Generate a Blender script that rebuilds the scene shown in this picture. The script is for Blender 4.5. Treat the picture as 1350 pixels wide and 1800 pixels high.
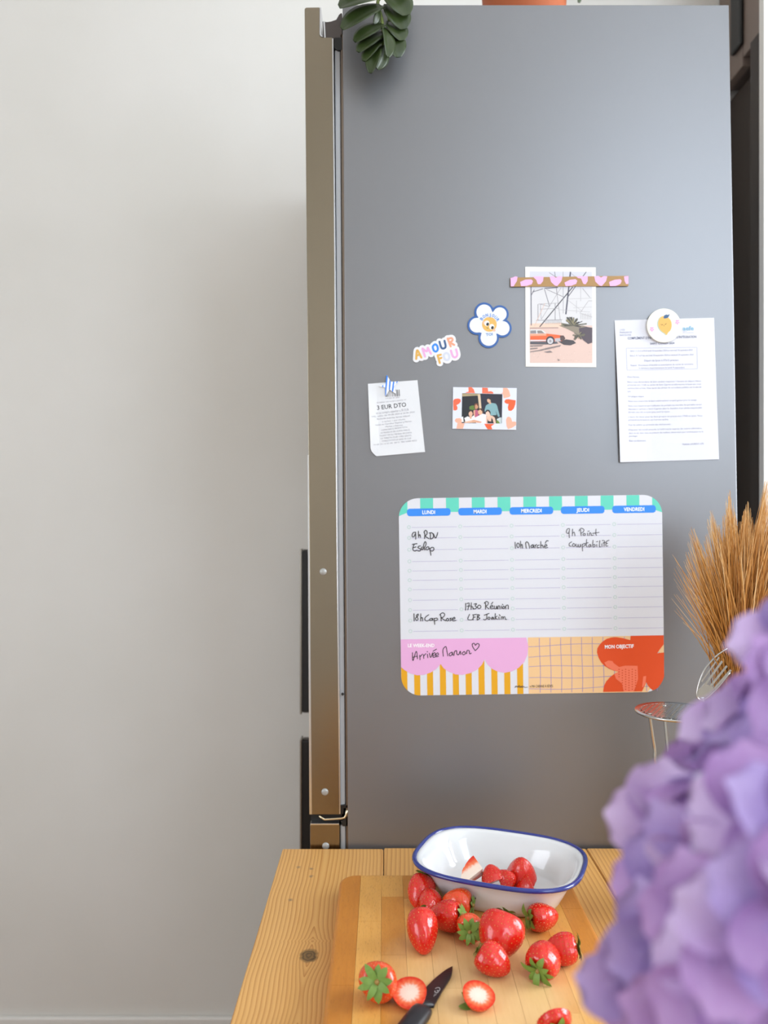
import bpy, bmesh, math, random
from mathutils import Vector, Matrix, Quaternion, noise
random.seed(7)
PI = math.pi
scene = bpy.context.scene
for o in list(bpy.data.objects): bpy.data.objects.remove(o)
COL = scene.collection

# ------------------------------------------------------------------ camera
F = 1440.0            # focal length in pixels of the 1350x1800 frame
CAMZ = 1.24
cam_d = bpy.data.cameras.new('camera'); cam = bpy.data.objects.new('camera', cam_d); COL.objects.link(cam)
cam.location = (0, 0, CAMZ); cam.rotation_euler = (PI/2, 0, 0)
cam_d.sensor_fit = 'VERTICAL'; cam_d.sensor_height = 36; cam_d.sensor_width = 27
cam_d.lens = 36*F/1800.0
cam_d.clip_start = 0.02
cam_d.dof.use_dof = True; cam_d.dof.focus_distance = 1.0; cam_d.dof.aperture_fstop = 5.0
scene.camera = cam
# ------------------------------------------------------------------ world + light
w = bpy.data.worlds.new('sky'); scene.world = w; w.use_nodes = True
w.node_tree.nodes['Background'].inputs[0].default_value = (0.62, 0.76, 1.0, 1)
w.node_tree.nodes['Background'].inputs[1].default_value = 1.0
def area(name, loc, target, sx, sy, power, col):
    l = bpy.data.lights.new(name, 'AREA'); l.shape = 'RECTANGLE'; l.size = sx; l.size_y = sy
    l.energy = power; l.color = col
    o = bpy.data.objects.new(name, l); COL.objects.link(o); o.location = loc
    o.rotation_euler = (Vector(target)-Vector(loc)).to_track_quat('-Z', 'Y').to_euler()
    return o
area('daylight_side_window', (1.99, 0.95, 1.70), (0, 0.95, 1.70), 1.1, 1.3, 40, (0.88, 0.94, 1.0))
area('daylight_rear_window', (1.40, -1.29, 2.2), (1.40, 0, 2.2), 1.1, 1.6, 24, (0.78, 0.89, 1.0))
area('added_left_fill', (-1.89, -0.45, 1.45), (0, -0.45, 1.45), 1.3, 1.3, 17, (0.93, 0.96, 1.0))  # added fill with no known source, lifts the back wall beside the refrigerator
scene.view_settings.view_transform = 'Standard'
scene.view_settings.look = 'None'
scene.view_settings.exposure = 0.42
scene.view_settings.gamma = 1.0
scene.view_settings.use_curve_mapping = False

# ------------------------------------------------------------------ helpers
def s2l(c):
    c /= 255.0
    return c/12.92 if c <= 0.04045 else ((c+0.055)/1.055)**2.4
def hexc(h):
    h = h.lstrip('#'); return tuple(s2l(int(h[i:i+2], 16)) for i in (0, 2, 4)) + (1,)
MATS = {}
def mat(h, rough=0.6, metal=0.0, name=None, **kw):
    key = name or 'm_%s_%.2f_%.2f' % (h, rough, metal)
    if key in MATS: return MATS[key]
    m = bpy.data.materials.new(key); m.use_nodes = True
    b = m.node_tree.nodes['Principled BSDF']
    b.inputs['Base Color'].default_value = hexc(h)
    b.inputs['Roughness'].default_value = rough; b.inputs['Metallic'].default_value = metal
    for k, v in kw.items(): b.inputs[k.replace('_', ' ')].default_value = v
    MATS[key] = m
    return m
class NT:
    """tiny expression builder on a material's node tree"""
    def __init__(s, m): s.t = m.node_tree; s.b = s.t.nodes['Principled BSDF']
    def n(s, typ, **kw):
        nd = s.t.nodes.new(typ)
        for k, v in kw.items(): setattr(nd, k, v)
        return nd
    def link(s, a, b): s.t.links.new(a, b)
    def math(s, op, a, b=None, c=None):
        nd = s.n('ShaderNodeMath', operation=op)
        for i, v in enumerate((a, b, c)):
            if v is None: continue
            if isinstance(v, (int, float)): nd.inputs[i].default_value = v
            else: s.link(v, nd.inputs[i])
        return nd.outputs[0]
    def add(s, a, b): return s.math('ADD', a, b)
    def sub(s, a, b): return s.math('SUBTRACT', a, b)
    def mul(s, a, b): return s.math('MULTIPLY', a, b)
    def noise(s, vec, scale, detail=2, rough=0.5):
        nd = s.n('ShaderNodeTexNoise'); nd.inputs['Scale'].default_value = scale
        nd.inputs['Detail'].default_value = detail; nd.inputs['Roughness'].default_value = rough
        s.link(vec, nd.inputs['Vector']); return nd.outputs['Fac']
    def mapping(s, vec, sc, loc=(0, 0, 0)):
        nd = s.n('ShaderNodeMapping'); nd.inputs['Scale'].default_value = sc; nd.inputs['Location'].default_value = loc
        s.link(vec, nd.inputs['Vector']); return nd.outputs[0]
    def ramp(s, fac, stops):
        nd = s.n('ShaderNodeValToRGB'); cr = nd.color_ramp
        while len(cr.elements) > 1: cr.elements.remove(cr.elements[-1])
        for i, (p, c) in enumerate(stops):
            e = cr.elements[0] if i == 0 else cr.elements.new(p)
            e.position = p; e.color = hexc(c) if isinstance(c, str) else c
        s.link(fac, nd.inputs[0]); return nd.outputs[0]
    def mix(s, fac, a, b, mode='MIX'):
        nd = s.n('ShaderNodeMix', data_type='RGBA', blend_type=mode)
        for v, i in ((fac, nd.inputs[0]), (a, nd.inputs[6]), (b, nd.inputs[7])):
            if isinstance(v, (int, float)): i.default_value = v
            elif isinstance(v, str): i.default_value = hexc(v)
            elif isinstance(v, tuple): i.default_value = v
            else: s.link(v, i)
        return nd.outputs[2]
    def bump(s, h, strength=0.2, dist=0.001):
        nd = s.n('ShaderNodeBump'); nd.inputs['Strength'].default_value = strength; nd.inputs['Distance'].default_value = dist
        s.link(h, nd.inputs['Height']); s.link(nd.outputs[0], s.b.inputs['Normal'])
    def obj(s): return s.n('ShaderNodeTexCoord').outputs['Object']
    def pos(s): return s.n('ShaderNodeNewGeometry').outputs['Position']
    def sep(s, v):
        nd = s.n('ShaderNodeSeparateXYZ'); s.link(v, nd.inputs[0]); return nd.outputs
def newmat(name, rough=0.5, **kw):
    m = mat('808080', rough, name=name, **kw); return m, NT(m)

def link(o, parent=None):
    COL.objects.link(o)
    if parent is not None: o.parent = parent
    return o
def wloc(o):
    p = Vector((0, 0, 0))
    while o is not None: p += o.location; o = o.parent
    return p
def me_obj(name, verts, faces, mats, parent=None, fm=None, smooth=False, local=False):
    """mesh object; verts are world positions unless local"""
    me = bpy.data.meshes.new(name)
    off = Vector((0, 0, 0)) if local or parent is None else wloc(parent)
    me.from_pydata([tuple(Vector(v)-off) for v in verts], [], faces)
    for m in (mats if isinstance(mats, (list, tuple)) else [mats]): me.materials.append(m)
    if fm:
        for p, i in zip(me.polygons, fm): p.material_index = i
    if smooth:
        for p in me.polygons: p.use_smooth = True
    me.update()
    return link(bpy.data.objects.new(name, me), parent)
def bm_obj(name, bm, mats, parent=None, smooth=False, local=False):
    me = bpy.data.meshes.new(name)
    if not (local or parent is None): bmesh.ops.translate(bm, verts=bm.verts, vec=-wloc(parent))
    bm.normal_update(); bm.to_mesh(me); bm.free()
    for m in (mats if isinstance(mats, (list, tuple)) else [mats]): me.materials.append(m)
    if smooth:
        for p in me.polygons: p.use_smooth = True
    return link(bpy.data.objects.new(name, me), parent)
def tag(o, label, cat, group=None):
    o['label'] = label; o['category'] = cat
    if group: o['group'] = group
    return o
def thing(name, loc, label, cat, group=None):
    o = bpy.data.objects.new(name, None); o.empty_display_size = 0.02; COL.objects.link(o); o.location = loc
    return tag(o, label, cat, group)
def structure(o): o['kind'] = 'structure'; return o
def box(bm, x0, x1, y0, y1, z0, z1):
    v = [bm.verts.new(p) for p in ((x0,y0,z0),(x1,y0,z0),(x1,y1,z0),(x0,y1,z0),(x0,y0,z1),(x1,y0,z1),(x1,y1,z1),(x0,y1,z1))]
    for f in ((0,3,2,1),(4,5,6,7),(0,1,5,4),(1,2,6,5),(2,3,7,6),(3,0,4,7)): bm.faces.new([v[i] for i in f])
    return v
def bbox(x0, x1, y0, y1, z0, z1, bev=0.0, seg=2):
    bm = bmesh.new(); box(bm, x0, x1, y0, y1, z0, z1)
    if bev: bmesh.ops.bevel(bm, geom=bm.edges[:], offset=bev, segments=seg, affect='EDGES', profile=0.5)
    return bm
def tube(bm, pts, r, seg=8, caps=True):
    """tube along points, r number or list"""
    pts = [Vector(p) for p in pts]; n = len(pts); rings = []
    rr = r if isinstance(r, (list, tuple)) else [r]*n
    t = (pts[1]-pts[0]).normalized(); up = t.orthogonal().normalized()
    for i, p in enumerate(pts):
        t2 = ((pts[min(i+1, n-1)]-pts[max(i-1, 0)])).normalized()
        up = (up - t2*up.dot(t2)).normalized(); sd = t2.cross(up)
        rings.append([bm.verts.new(p+(up*math.cos(a)+sd*math.sin(a))*rr[i]) for a in [2*PI*k/seg for k in range(seg)]])
    for a, b in zip(rings, rings[1:]):
        for k in range(seg): bm.faces.new((a[k], a[(k+1) % seg], b[(k+1) % seg], b[k]))
    if caps: bm.faces.new(rings[0][::-1]); bm.faces.new(rings[-1])
def lathe(bm, prof, seg=32, center=(0, 0, 0), cap0=True, cap1=True):
    cx, cy, cz = center; rings = []
    for r, z in prof:
        rings.append([bm.verts.new((cx+r*math.cos(2*PI*k/seg), cy+r*math.sin(2*PI*k/seg), cz+z)) for k in range(seg)])
    for a, b in zip(rings, rings[1:]):
        for k in range(seg): bm.faces.new((a[k], a[(k+1) % seg], b[(k+1) % seg], b[k]))
    if cap0: bm.faces.new(rings[0][::-1])
    if cap1: bm.faces.new(rings[-1])
def crom(pts, n=6, closed=False):
    """Catmull-Rom through points (any dimension)"""
    P = [Vector(p) for p in pts]; m = len(P)
    if m < 3 and not closed: return P
    out = []
    rng = m if closed else m-1
    for i in range(rng):
        if closed: a, b, c, d = P[(i-1) % m], P[i], P[(i+1) % m], P[(i+2) % m]
        else: a, b, c, d = P[max(i-1, 0)], P[i], P[i+1], P[min(i+2, m-1)]
        for k in range(n):
            t = k/n
            out.append(0.5*((2*b)+(c-a)*t+(2*a-5*b+4*c-d)*t*t+(3*b-a-3*c+d)*t**3))
    if not closed: out.append(P[-1])
    return out
def PX(px, py, Y):
    return Vector(((px-675)*Y/F, Y, CAMZ-(py-900)*Y/F))
def ground(px, py, z):
    Y = (CAMZ-z)*F/(py-900.0)
    return Vector(((px-675)*Y/F, Y, z))
YF = 1.2     # plane of the refrigerator's side

# ------------------------------------------------------------------ room shell
m_wall, t = newmat('wall_plaster', 0.75)
nz = t.noise(t.obj(), 3.0, 3)
t.link(t.ramp(nz, [(0.3, 'dddad3'), (0.7, 'e2dfd9')]), t.b.inputs['Base Color'])
t.bump(t.noise(t.obj(), 160, 3), 0.08, 0.002)
m_ceil = mat('e8e6e2', 0.8, name='ceiling_paint')
m_floor, t = newmat('floor_tile', 0.4)
v = t.sep(t.obj()); br = t.n('ShaderNodeTexBrick'); t.link(t.obj(), br.inputs['Vector'])
br.offset = 0.0; br.inputs['Scale'].default_value = 1.0; br.inputs['Brick Width'].default_value = 0.3; br.inputs['Row Height'].default_value = 0.3
br.inputs['Mortar Size'].default_value = 0.004
br.inputs['Color1'].default_value = hexc('a07858'); br.inputs['Color2'].default_value = hexc('966e50'); br.inputs['Mortar'].default_value = hexc('7c7266')
t.link(br.outputs[0], t.b.inputs['Base Color'])
WB = 1.9; XR = 2.0; XL = -1.9; YB = -1.3; ZC = 3.2
structure(bm_obj('floor', bbox(XL-.1, XR+.1, YB-.1, WB+.1, -0.05, 0.0), m_floor))
structure(bm_obj('ceiling', bbox(XL-.1, XR+.1, YB-.1, WB+.1, ZC, ZC+0.05), m_ceil))
structure(bm_obj('wall_back', bbox(XL, XR, WB, WB+0.08, 0, ZC), m_wall))
bm = bmesh.new()
for (p, q, z0, z1) in ((YB, -1.15, 0, ZC), (0.25, WB, 0, ZC), (-1.15, 0.25, 0, 0.75), (-1.15, 0.25, 2.15, ZC)): box(bm, XL-.12, XL, p, q, z0, z1)  # opening made only for the added left fill light
structure(bm_obj('wall_left', bm, m_wall))
bm = bmesh.new()
for (p, q, z0, z1) in ((YB, 0.35, 0, ZC), (1.55, 1.6, 0, ZC), (0.35, 1.55, 0, 1.0), (0.35, 1.55, 2.4, ZC)):
    box(bm, XR, XR+.12, p, q, z0, z1)
structure(bm_obj('wall_right', bm, m_wall))
bm = bmesh.new()
for (p, q, z0, z1) in ((XL, 0.8, 0, ZC), (0.8, 1.98, 0, 1.35), (0.8, 1.98, 3.05, ZC)): box(bm, p, q, YB-.12, YB, z0, z1)
structure(bm_obj('wall_rear', bm, m_wall))
m_white = mat('e9e7e2', 0.4, name='white_paint')
def window(name, axis, c, a0, a1, z0, z1):
    bm = bmesh.new(); fw = 0.05; mid = (a0+a1)/2
    for (p, q, r, s) in ((a0, a0+fw, z0, z1), (a1-fw, a1, z0, z1), (a0+fw, a1-fw, z0, z0+fw), (a0+fw, a1-fw, z1-fw, z1), (mid-.03, mid+.03, z0+fw, z1-fw)):
        if axis == 'x': box(bm, c, c+.05, p, q, r, s)
        else: box(bm, p, q, c-.05, c, r, s)
    structure(bm_obj(name, bm, m_white))
window('window_1', 'x', XR+.03, 0.35, 1.55, 1.0, 2.4)
window('added_fill_window', 'x', XL-.08, -1.15, 0.25, 0.75, 2.15)  # frame of the added opening around the left fill light
window('window_2', 'y', YB-.03, 0.8, 1.98, 1.35, 3.05)
bm = bbox(XL, 0.9, WB-0.013, WB, 0, 0.074, 0.004)
structure(bm_obj('baseboard_back', bm, m_white))
# pale wall return to the right of the refrigerator
structure(bm_obj('wall_return', bbox(0.742, XR, 1.60, 1.62, 0, ZC), m_wall))

# dark tall cupboard recess behind the refrigerator's back, with a wall cupboard above
m_dark = mat('2c2018', 0.6, name='dark_wood')
m_taupe = mat('7a6a60', 0.55, name='taupe_laminate')
m_black = mat('121110', 0.45, name='black_plastic')
c = thing('tall_cupboard', (0.80, 1.75, 0), 'dark brown tall cupboard in the gap behind the refrigerator', 'cupboard')
bm_obj('side_panel', bbox(0.742, 0.775, 1.622, 1.66, 0, 2.19, 0.001), m_dark, c)
bm_obj('door', bbox(0.80, 0.82, 1.66, 1.895, 0.0, 2.19, 0.001), m_dark, c)
bm_obj('body', bbox(0.82, 1.3, 1.63, 1.895, 0.0, 2.19), m_dark, c)
c = thing('wall_cupboard', (0.80, 1.75, 2.2), 'taupe wall cupboard with black pull handle at top right corner', 'cupboard')
bm_obj('body', bbox(0.795, 1.3, 1.63, 1.895, 2.215, ZC-.002), m_taupe, c)
bm_obj('door', bbox(0.775, 0.795, 1.772, 1.895, 2.205, ZC-.004, 0.002), m_taupe, c)
d = bm_obj('door', bbox(0.775, 0.795, 1.63, 1.768, 2.222, ZC-.004, 0.002), m_taupe, c)
bm_obj('handle', bbox(0.765, 0.7745, 1.762, 1.812, 2.247, 2.62, 0.004, 3), m_black, d)

# ------------------------------------------------------------------ refrigerator
m_side, t = newmat('grey_metal_paint', 0.42, metal=0.75)
t.b.inputs['Base Color'].default_value = hexc('858587')
o_ = t.obj(); t.bump(t.noise(o_, 900, 2), 0.05, 0.0005)
m_steel, t = newmat('brushed_steel', 0.24, metal=1.0)
t.b.inputs['Base Color'].default_value = hexc('8f8574')
t.b.inputs['Anisotropic'].default_value = 0.5
t.bump(t.noise(t.mapping(t.obj(), (20, 20, 1200)), 1, 2), 0.06, 0.0004)
m_edge = mat('d8dade', 0.2, 1.0, name='bright_edge_metal')  # paler metal, its tone stands in for highlights on the door edges
m_gasket = mat('aeb0b2', 0.5, name='door_gasket')
m_hinge = mat('4a423e', 0.5, name='hinge_plastic')
m_wire = mat('d8c8a8', 0.25, 1.0, name='hinge_steel')
FT, FB = 8.5, 2385          # pixel rows of top and floor at the near plane
fr = thing('refrigerator', (0.2, 1.5, 0), 'tall grey steel refrigerator with magnets and papers on its side', 'refrigerator')
def lean_l(y): return 602 + (y-8.5)*0.0066
def lean_r(y): return 1281.5 + (y-8.5)*0.0165
def prism(poly, y0, y1, bev=0.0, bsel=None):
    """polygon in pixel coordinates of the near plane, extruded in depth"""
    bm = bmesh.new()
    a = [bm.verts.new((PX(p[0], p[1], YF).x, y0, PX(p[0], p[1], YF).z)) for p in poly]
    b = [bm.verts.new((v.co.x, y1, v.co.z)) for v in a]
    n = len(poly)
    bm.faces.new(a); bm.faces.new(b[::-1])
    for i in range(n): bm.faces.new((a[i], b[i], b[(i+1) % n], a[(i+1) % n]))
    bmesh.ops.recalc_face_normals(bm, faces=bm.faces[:])
    if bev: bmesh.ops.bevel(bm, geom=bm.edges[:], offset=bev, segments=2, affect='EDGES', profile=0.5)
    return bm
bm_obj('body', prism([(lean_l(FT), FT), (lean_r(FT), FT), (lean_r(FB), FB), (lean_l(FB), FB)], YF, 1.79, 0.0012), m_side, fr)
def rail(name, l0, l1, ya, yb, y0, y1, m, bev=0.0, par=None):
    s = lambda y: (y-8.5)*0.0071
    return bm_obj(name, prism([(l0+s(ya), ya), (l1+s(ya), ya), (l1+s(yb), yb), (l0+s(yb), yb)], y0, y1, bev), m, par or fr)
rail('front_flange', 598.4, 602.2, 60, 2360, 1.2005, 1.78, mat('75685c', 0.4, 0.8, name='flange_steel'))
rail('gasket', 587.5, 597.2, 84, 1418, 1.2035, 1.78, m_gasket, 0.002)
rail('gasket', 587.5, 597.2, 1452, 2340, 1.2035, 1.78, m_gasket, 0.002)
# upper door with a notch for the hinge
s = lambda y: (y-14)*0.0088
poly = [(535.5, 18), (536.5, 15.3), (539, 14.3), (562, 14), (562, 62), (563.5, 65.5), (567, 67), (584, 67), (584+s(1431), 1431), (534.8+s(1431)+1, 1431)]
ud = bm_obj('door', prism(poly, 1.1985, 1.795, 0.0004), m_steel, fr)
bm_obj('edge_highlight', prism([(584, 69), (586.3, 69), (586.3+s(1428), 1430), (584+s(1428), 1430)], 1.1975, 1.79, 0.0003), m_edge, ud)  # these bright strips stand in for highlights along the door's edges
bm_obj('edge_highlight', prism([(562.2, 15), (564.8, 15), (565, 62), (568, 66.8), (564, 65.5), (562.2, 62)], 1.1975, 1.79), m_edge, ud)
bm_obj('edge_highlight', prism([(533.6+s(800), 800), (535.8+s(800), 800), (536+s(1431), 1431), (531.5+s(1431), 1431)], 1.1990, 1.79), m_edge, ud)
poly = [(545, 1450), (547.5, 1447.5), (595, 1447.5), (597, 1450), (600, 2340), (549, 2340)]
ld = bm_obj('door', prism(poly, 1.1985, 1.795, 0.0008), m_steel, fr)
bm_obj('edge_highlight', prism([(546, 1446.6), (596, 1446.6), (596, 1449.2), (546, 1449.2)], 1.1975, 1.79, 0.0003), m_edge, ld)  # bright strip in place of the highlight on the lower door's rounded top
def dome(name, px, py, r, m, par):
    bm = bmesh.new(); bmesh.ops.create_uvsphere(bm, u_segments=20, v_segments=10, radius=r)
    bmesh.ops.scale(bm, vec=(1, 0.45, 1), verts=bm.verts); bmesh.ops.translate(bm, vec=PX(px, py, 1.1985), verts=bm.verts)
    return bm_obj(name, bm, m, par, True)
m_cap = mat('a8a8a4', 0.35, 0.3, name='screw_cap_grey')
dome('screw_cap', 568, 1005, 0.0052, m_cap, ud); dome('screw_cap', 571, 1392, 0.0052, m_cap, ud)
dome('screw_cap', 572.5, 1487, 0.0052, m_cap, ld)
dome('plug_hole', 602.3, 1220, 0.0022, m_black, fr)
# hinges
poly = [(567, 37), (574, 38.2), (582, 37.2), (591, 34), (596, 25), (600, 22), (601.5, 24), (601.5, 68), (567, 67)]
h = bm_obj('hinge', prism(poly, 1.2005, 1.27, 0.0004), m_hinge, fr)
bm_obj('hinge_pad', prism([(587.5, 66), (601, 66), (601, 88), (594, 88.5), (587.5, 84)], 1.1995, 1.26, 0.0006), m_black, h)
bm_obj('hinge_rib', prism([(568, 38), (571.5, 38), (573, 66.8), (570, 66.8)], 1.199, 1.25, 0.0004), m_edge, h)
bm = bmesh.new(); tube(bm, [PX(561, 1434, 1.2), PX(568, 1439, 1.2), PX(571, 1440.5, 1.2), PX(600, 1438.5, 1.2), PX(606, 1437, 1.2), PX(608.5, 1432, 1.2), PX(609.5, 1424, 1.2)], 0.0017, 8)
h = bm_obj('hinge', bm, m_wire, fr, True)
bm_obj('hinge_pad', prism([(598, 1416), (611.5, 1414.5), (611.5, 1421), (604, 1421), (604, 1431), (598, 1431)], 1.2005, 1.25, 0.0005), m_black, h)
bm_obj('hinge_pad', prism([(599, 1444), (605, 1441), (611.5, 1432), (611.5, 1453), (603, 1453)], 1.2005, 1.25, 0.0005), m_black, h)
bm_obj('door_gap_panel', prism([(545, 1431), (600, 1431), (600, 1447), (546, 1447)], 1.21, 1.78), m_black, fr)
# handles, on the far side of the door front
def fridge_handle(par, py0, py1):
    Yh = 1.73
    x0 = PX(528, 0, Yh).x; xd = PX(547, 0, YF).x
    z0 = PX(0, py1, Yh).z; z1 = PX(0, py0, Yh).z
    hd = bm_obj('handle', bbox(x0, x0+0.0045, Yh-0.014, Yh+0.018, z0, z1, 0.0015, 3), mat('9a948a', 0.3, 0.9, name='handle_steel'), par)
    bm_obj('handle_grip', bbox(x0+0.0045, x0+0.034, Yh-0.012, Yh+0.012, z0+.004, z1-.004, 0.002), m_black, hd)
    bm_obj('handle_mount', bbox(x0+0.006, xd+0.004, Yh-0.004, Yh+0.010, z1-0.006, z1-0.001, 0.001), m_hinge, hd)
    bm_obj('handle_mount', bbox(x0+0.006, xd+0.004, Yh-0.004, Yh+0.010, z0+0.001, z0+0.006, 0.001), m_hinge, hd)
fridge_handle(ud, 965, 1253)
fridge_handle(ld, 1297, 1600)

# ------------------------------------------------------------------ flat print helpers (refrigerator side)
def fp(px, py, off=0.0):
    v = PX(px, py, YF); v.y -= off; return v
def zoomf(x0, y0, sc): return lambda p: (x0+p[0]*sc, y0+p[1]*sc)
def sheet(name, poly, parent, m, th=0.0006, base=0.0):
    """flat sheet with real thickness, polygon in px"""
    n = len(poly)
    vs = [fp(p[0], p[1], base+th) for p in poly]+[fp(p[0], p[1], base) for p in poly]
    fs = [list(range(n))[::-1], list(range(n, 2*n))]+[(i, (i+1) % n, n+(i+1) % n, n+i) for i in range(n)]
    o = me_obj(name, vs, fs, m, parent)
    bm = bmesh.new(); bm.from_mesh(o.data); bmesh.ops.recalc_face_normals(bm, faces=bm.faces[:]); bm.to_mesh(o.data); bm.free()
    return o
def prints(name, items, parent, off, step=0.00002, rough=0.55, offf=None):
    """several flat colour patches in one printed layer: items = [(poly px, hex)]"""
    vs, fs, fm, ms, idx = [], [], [], [], {}
    for k, (poly, h) in enumerate(items):
        b = len(vs)
        for p in poly: vs.append(fp(p[0], p[1], off+k*step+(offf(p[0], p[1]) if offf else 0)))
        fs.append(list(range(b, b+len(poly))))
        if h not in idx: idx[h] = len(ms); ms.append(mat(h, rough))
        fm.append(idx[h])
    o = me_obj(name, vs, fs, ms, parent, fm)
    bm = bmesh.new(); bm.from_mesh(o.data)
    for f in bm.faces:
        if f.normal.y > 0: f.normal_flip()
    bm.to_mesh(o.data); bm.free()
    return o
def ribbon_quads(pts, wd):
    """2-D polyline to list of quads"""
    pts = [Vector((p[0], p[1])) for p in pts]; n = len(pts); L = []; R = []
    for i in range(n):
        t_ = pts[min(i+1, n-1)]-pts[max(i-1, 0)]
        t_ = t_.normalized() if t_.length > 1e-6 else Vector((1, 0))
        nn = Vector((-t_.y, t_.x))*wd/2
        L.append(pts[i]+nn); R.append(pts[i]-nn)
    return [[L[i], L[i+1], R[i+1], R[i]] for i in range(n-1)]
def disc(cx, cy, rx, ry=None, n=20, rot=0.0):
    ry = ry or rx; out = []
    for k in range(n):
        a = 2*PI*k/n; x, y = rx*math.cos(a), ry*math.sin(a)
        out.append((cx+x*math.cos(rot)-y*math.sin(rot), cy+x*math.sin(rot)+y*math.cos(rot)))
    return out
def strokes(name, sl, parent, off, wd, h, tr=lambda p: p, n=5, cap=True, rough=0.5, offf=None, join=True):
    items = []
    for st in sl:
        pts = crom([tr(p) for p in st], n)
        for q in ribbon_quads(pts, wd): items.append((q, h))
        if cap:
            for p in (pts[0], pts[-1]): items.append((disc(p[0], p[1], wd/2, n=8), h))
    return prints(name, items, parent, off, 0.0000004, rough, offf)
_tc = {}
def text2d(sx, bold=0.0):
    key = (sx, bold)
    if key in _tc: return _tc[key]
    cu = bpy.data.curves.new('txt', 'FONT'); cu.body = sx; cu.size = 1.0; cu.offset = bold; cu.resolution_u = 2
    ob = bpy.data.objects.new('txt', cu); COL.objects.link(ob)
    dg = bpy.context.evaluated_depsgraph_get()
    me = ob.evaluated_get(dg).to_mesh()
    vs = [(v.co.x, v.co.y) for v in me.vertices]; fs = [tuple(p.vertices) for p in me.polygons]
    ob.evaluated_get(dg).to_mesh_clear()
    bpy.data.objects.remove(ob); bpy.data.curves.remove(cu)
    _tc[key] = (vs, fs); return _tc[key]
CAP = max(v[1] for v in text2d('H')[0])
def text(name, lines, parent, off, h, bold=0.0, offf=None, rough=0.55):
    """lines = [(string, x0, y0, x1, y1, cap height px)] baseline ends in px; width None keeps the natural width"""
    V, Fc = [], []
    for (sx, x0, y0, x1, y1, ch) in lines:
        vs, fs = text2d(sx, bold)
        if not vs: continue
        mn = min(v[0] for v in vs); mx = max(v[0] for v in vs)
        b = Vector((x1-x0, y1-y0)); L = b.length; d = b/L; up = Vector((d.y, -d.x)); k = L/(mx-mn)
        o0 = len(V)
        for v in vs:
            p = Vector((x0, y0))+d*(v[0]-mn)*k+up*(v[1]/CAP*ch)
            V.append(fp(p.x, p.y, off+(offf(p.x, p.y) if offf else 0)))
        Fc += [tuple(i+o0 for i in f) for f in fs]
    return me_obj(name, V, Fc, mat(h, rough), parent)
def heart_poly(cx, cy, sx, sy, rot=0.0, n=26):
    out = []
    for k in range(n):
        a = 2*PI*k/n
        x = 16*math.sin(a)**3/16*sx; y = -(13*math.cos(a)-5*math.cos(2*a)-2*math.cos(3*a)-math.cos(4*a))/15*sy
        out.append((cx+x*math.cos(rot)-y*math.sin(rot), cy+x*math.sin(rot)+y*math.cos(rot)))
    return out

# ------------------------------------------------------------------ weekly planner
pl = thing('weekly_planner', fp(934, 1046), 'magnetic weekly planner board with green checks and handwritten notes', 'planner')
TL, TR, BR, BL = Vector((700.5, 876.3)), Vector((1163.2, 869.5)), Vector((1167.6, 1216)), Vector((705.6, 1222.7))
def pm(a, b):
    u, v = a/463.0, b/346.0
    return TL*(1-u)*(1-v)+TR*u*(1-v)+BR*u*v+BL*(1-u)*v
def rrect(x0, y0, x1, y1, r, n=7):
    out = []
    for (cx, cy, a0) in ((x1-r, y0+r, -PI/2), (x1-r, y1-r, 0), (x0+r, y1-r, PI/2), (x0+r, y0+r, PI)):
        for k in range(n+1): a = a0+PI/2*k/n; out.append((cx+r*math.cos(a), cy+r*math.sin(a)))
    return out
RC = 34
pls = sheet('sheet', [pm(*p) for p in rrect(0, 0, 463, 346, RC, 10)], pl, mat('d6d8de', 0.4, name='planner_gloss_white'), 0.0009)
def clip_col(a0, a1, b0, b1, top):
    """strip clipped by the rounded corners"""
    pts = []; N = 8
    def lim(a):
        d = RC-a if a < RC else (a-(463-RC) if a > 463-RC else 0)
        c = RC-math.sqrt(max(RC*RC-d*d, 0))
        return c
    A = [a0+(a1-a0)*k/N for k in range(N+1)]
    if top: return [pm(a, max(b0, lim(a))) for a in A]+[pm(a1, max(b1, lim(a1))), pm(a0, max(b1, lim(a0)))]
    return [pm(a0, b0), pm(a1, b0)]+[pm(a, min(b1, 346-lim(a))) for a in A[::-1]]
it = []
k = 0
a = -7.3
while a < 463:
    a0, a1 = max(a, 0.15), min(a+22.65, 462.85)
    it.append((clip_col(a0, a1, 0.15, 25, True), '5fcdb6')); a += 45.3
prints('check_band', it, pls, 0.0010, 0.0)
days = ['LUNDI', 'MARDI', 'MERCREDI', 'JEUDI', 'VENDREDI']
dl = []
for k, dn in enumerate(days):
    a0 = 14.5+90.2*k
    prints('day_tab', [([pm(*p) for p in rrect(a0, 18.2, a0+76.5, 31.4, 5, 4)], '2f86e6')], pls, 0.00110)
    wd = {5: 22.5, 8: 36.0}[len(dn)] if len(dn) in (5, 8) else 30
    p0 = pm(a0+38.2-wd/2, 28.0); p1 = pm(a0+38.2+wd/2, 28.0); dl.append((dn, p0.x, p0.y, p1.x, p1.y, 6.2))
for l_ in dl: text('day_lettering', [l_], pls, 0.00125, 'f4f8ff', 0.025)
rows = [51, 70, 90.6, 111, 127.5, 144, 160.4, 179, 196.4, 215, 233.5]
it = []; ic = []
for k in range(5):
    for b in rows:
        a0 = 17.5+90.2*k
        it.append(([pm(a0+5, b-.35), pm(a0+84, b-.35), pm(a0+84, b+.4), pm(a0+5, b+.4)], 'b4b0cc'))
        cc = [pm(a0+2.7*math.cos(2*PI*j/14), b-.5+2.7*math.sin(2*PI*j/14)) for j in range(15)]
        for q in ribbon_quads(cc, 0.9): ic.append((q, 'b4d0c6'))
prints('ruled_lines', it, pls, 0.00105, 0.0)
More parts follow.
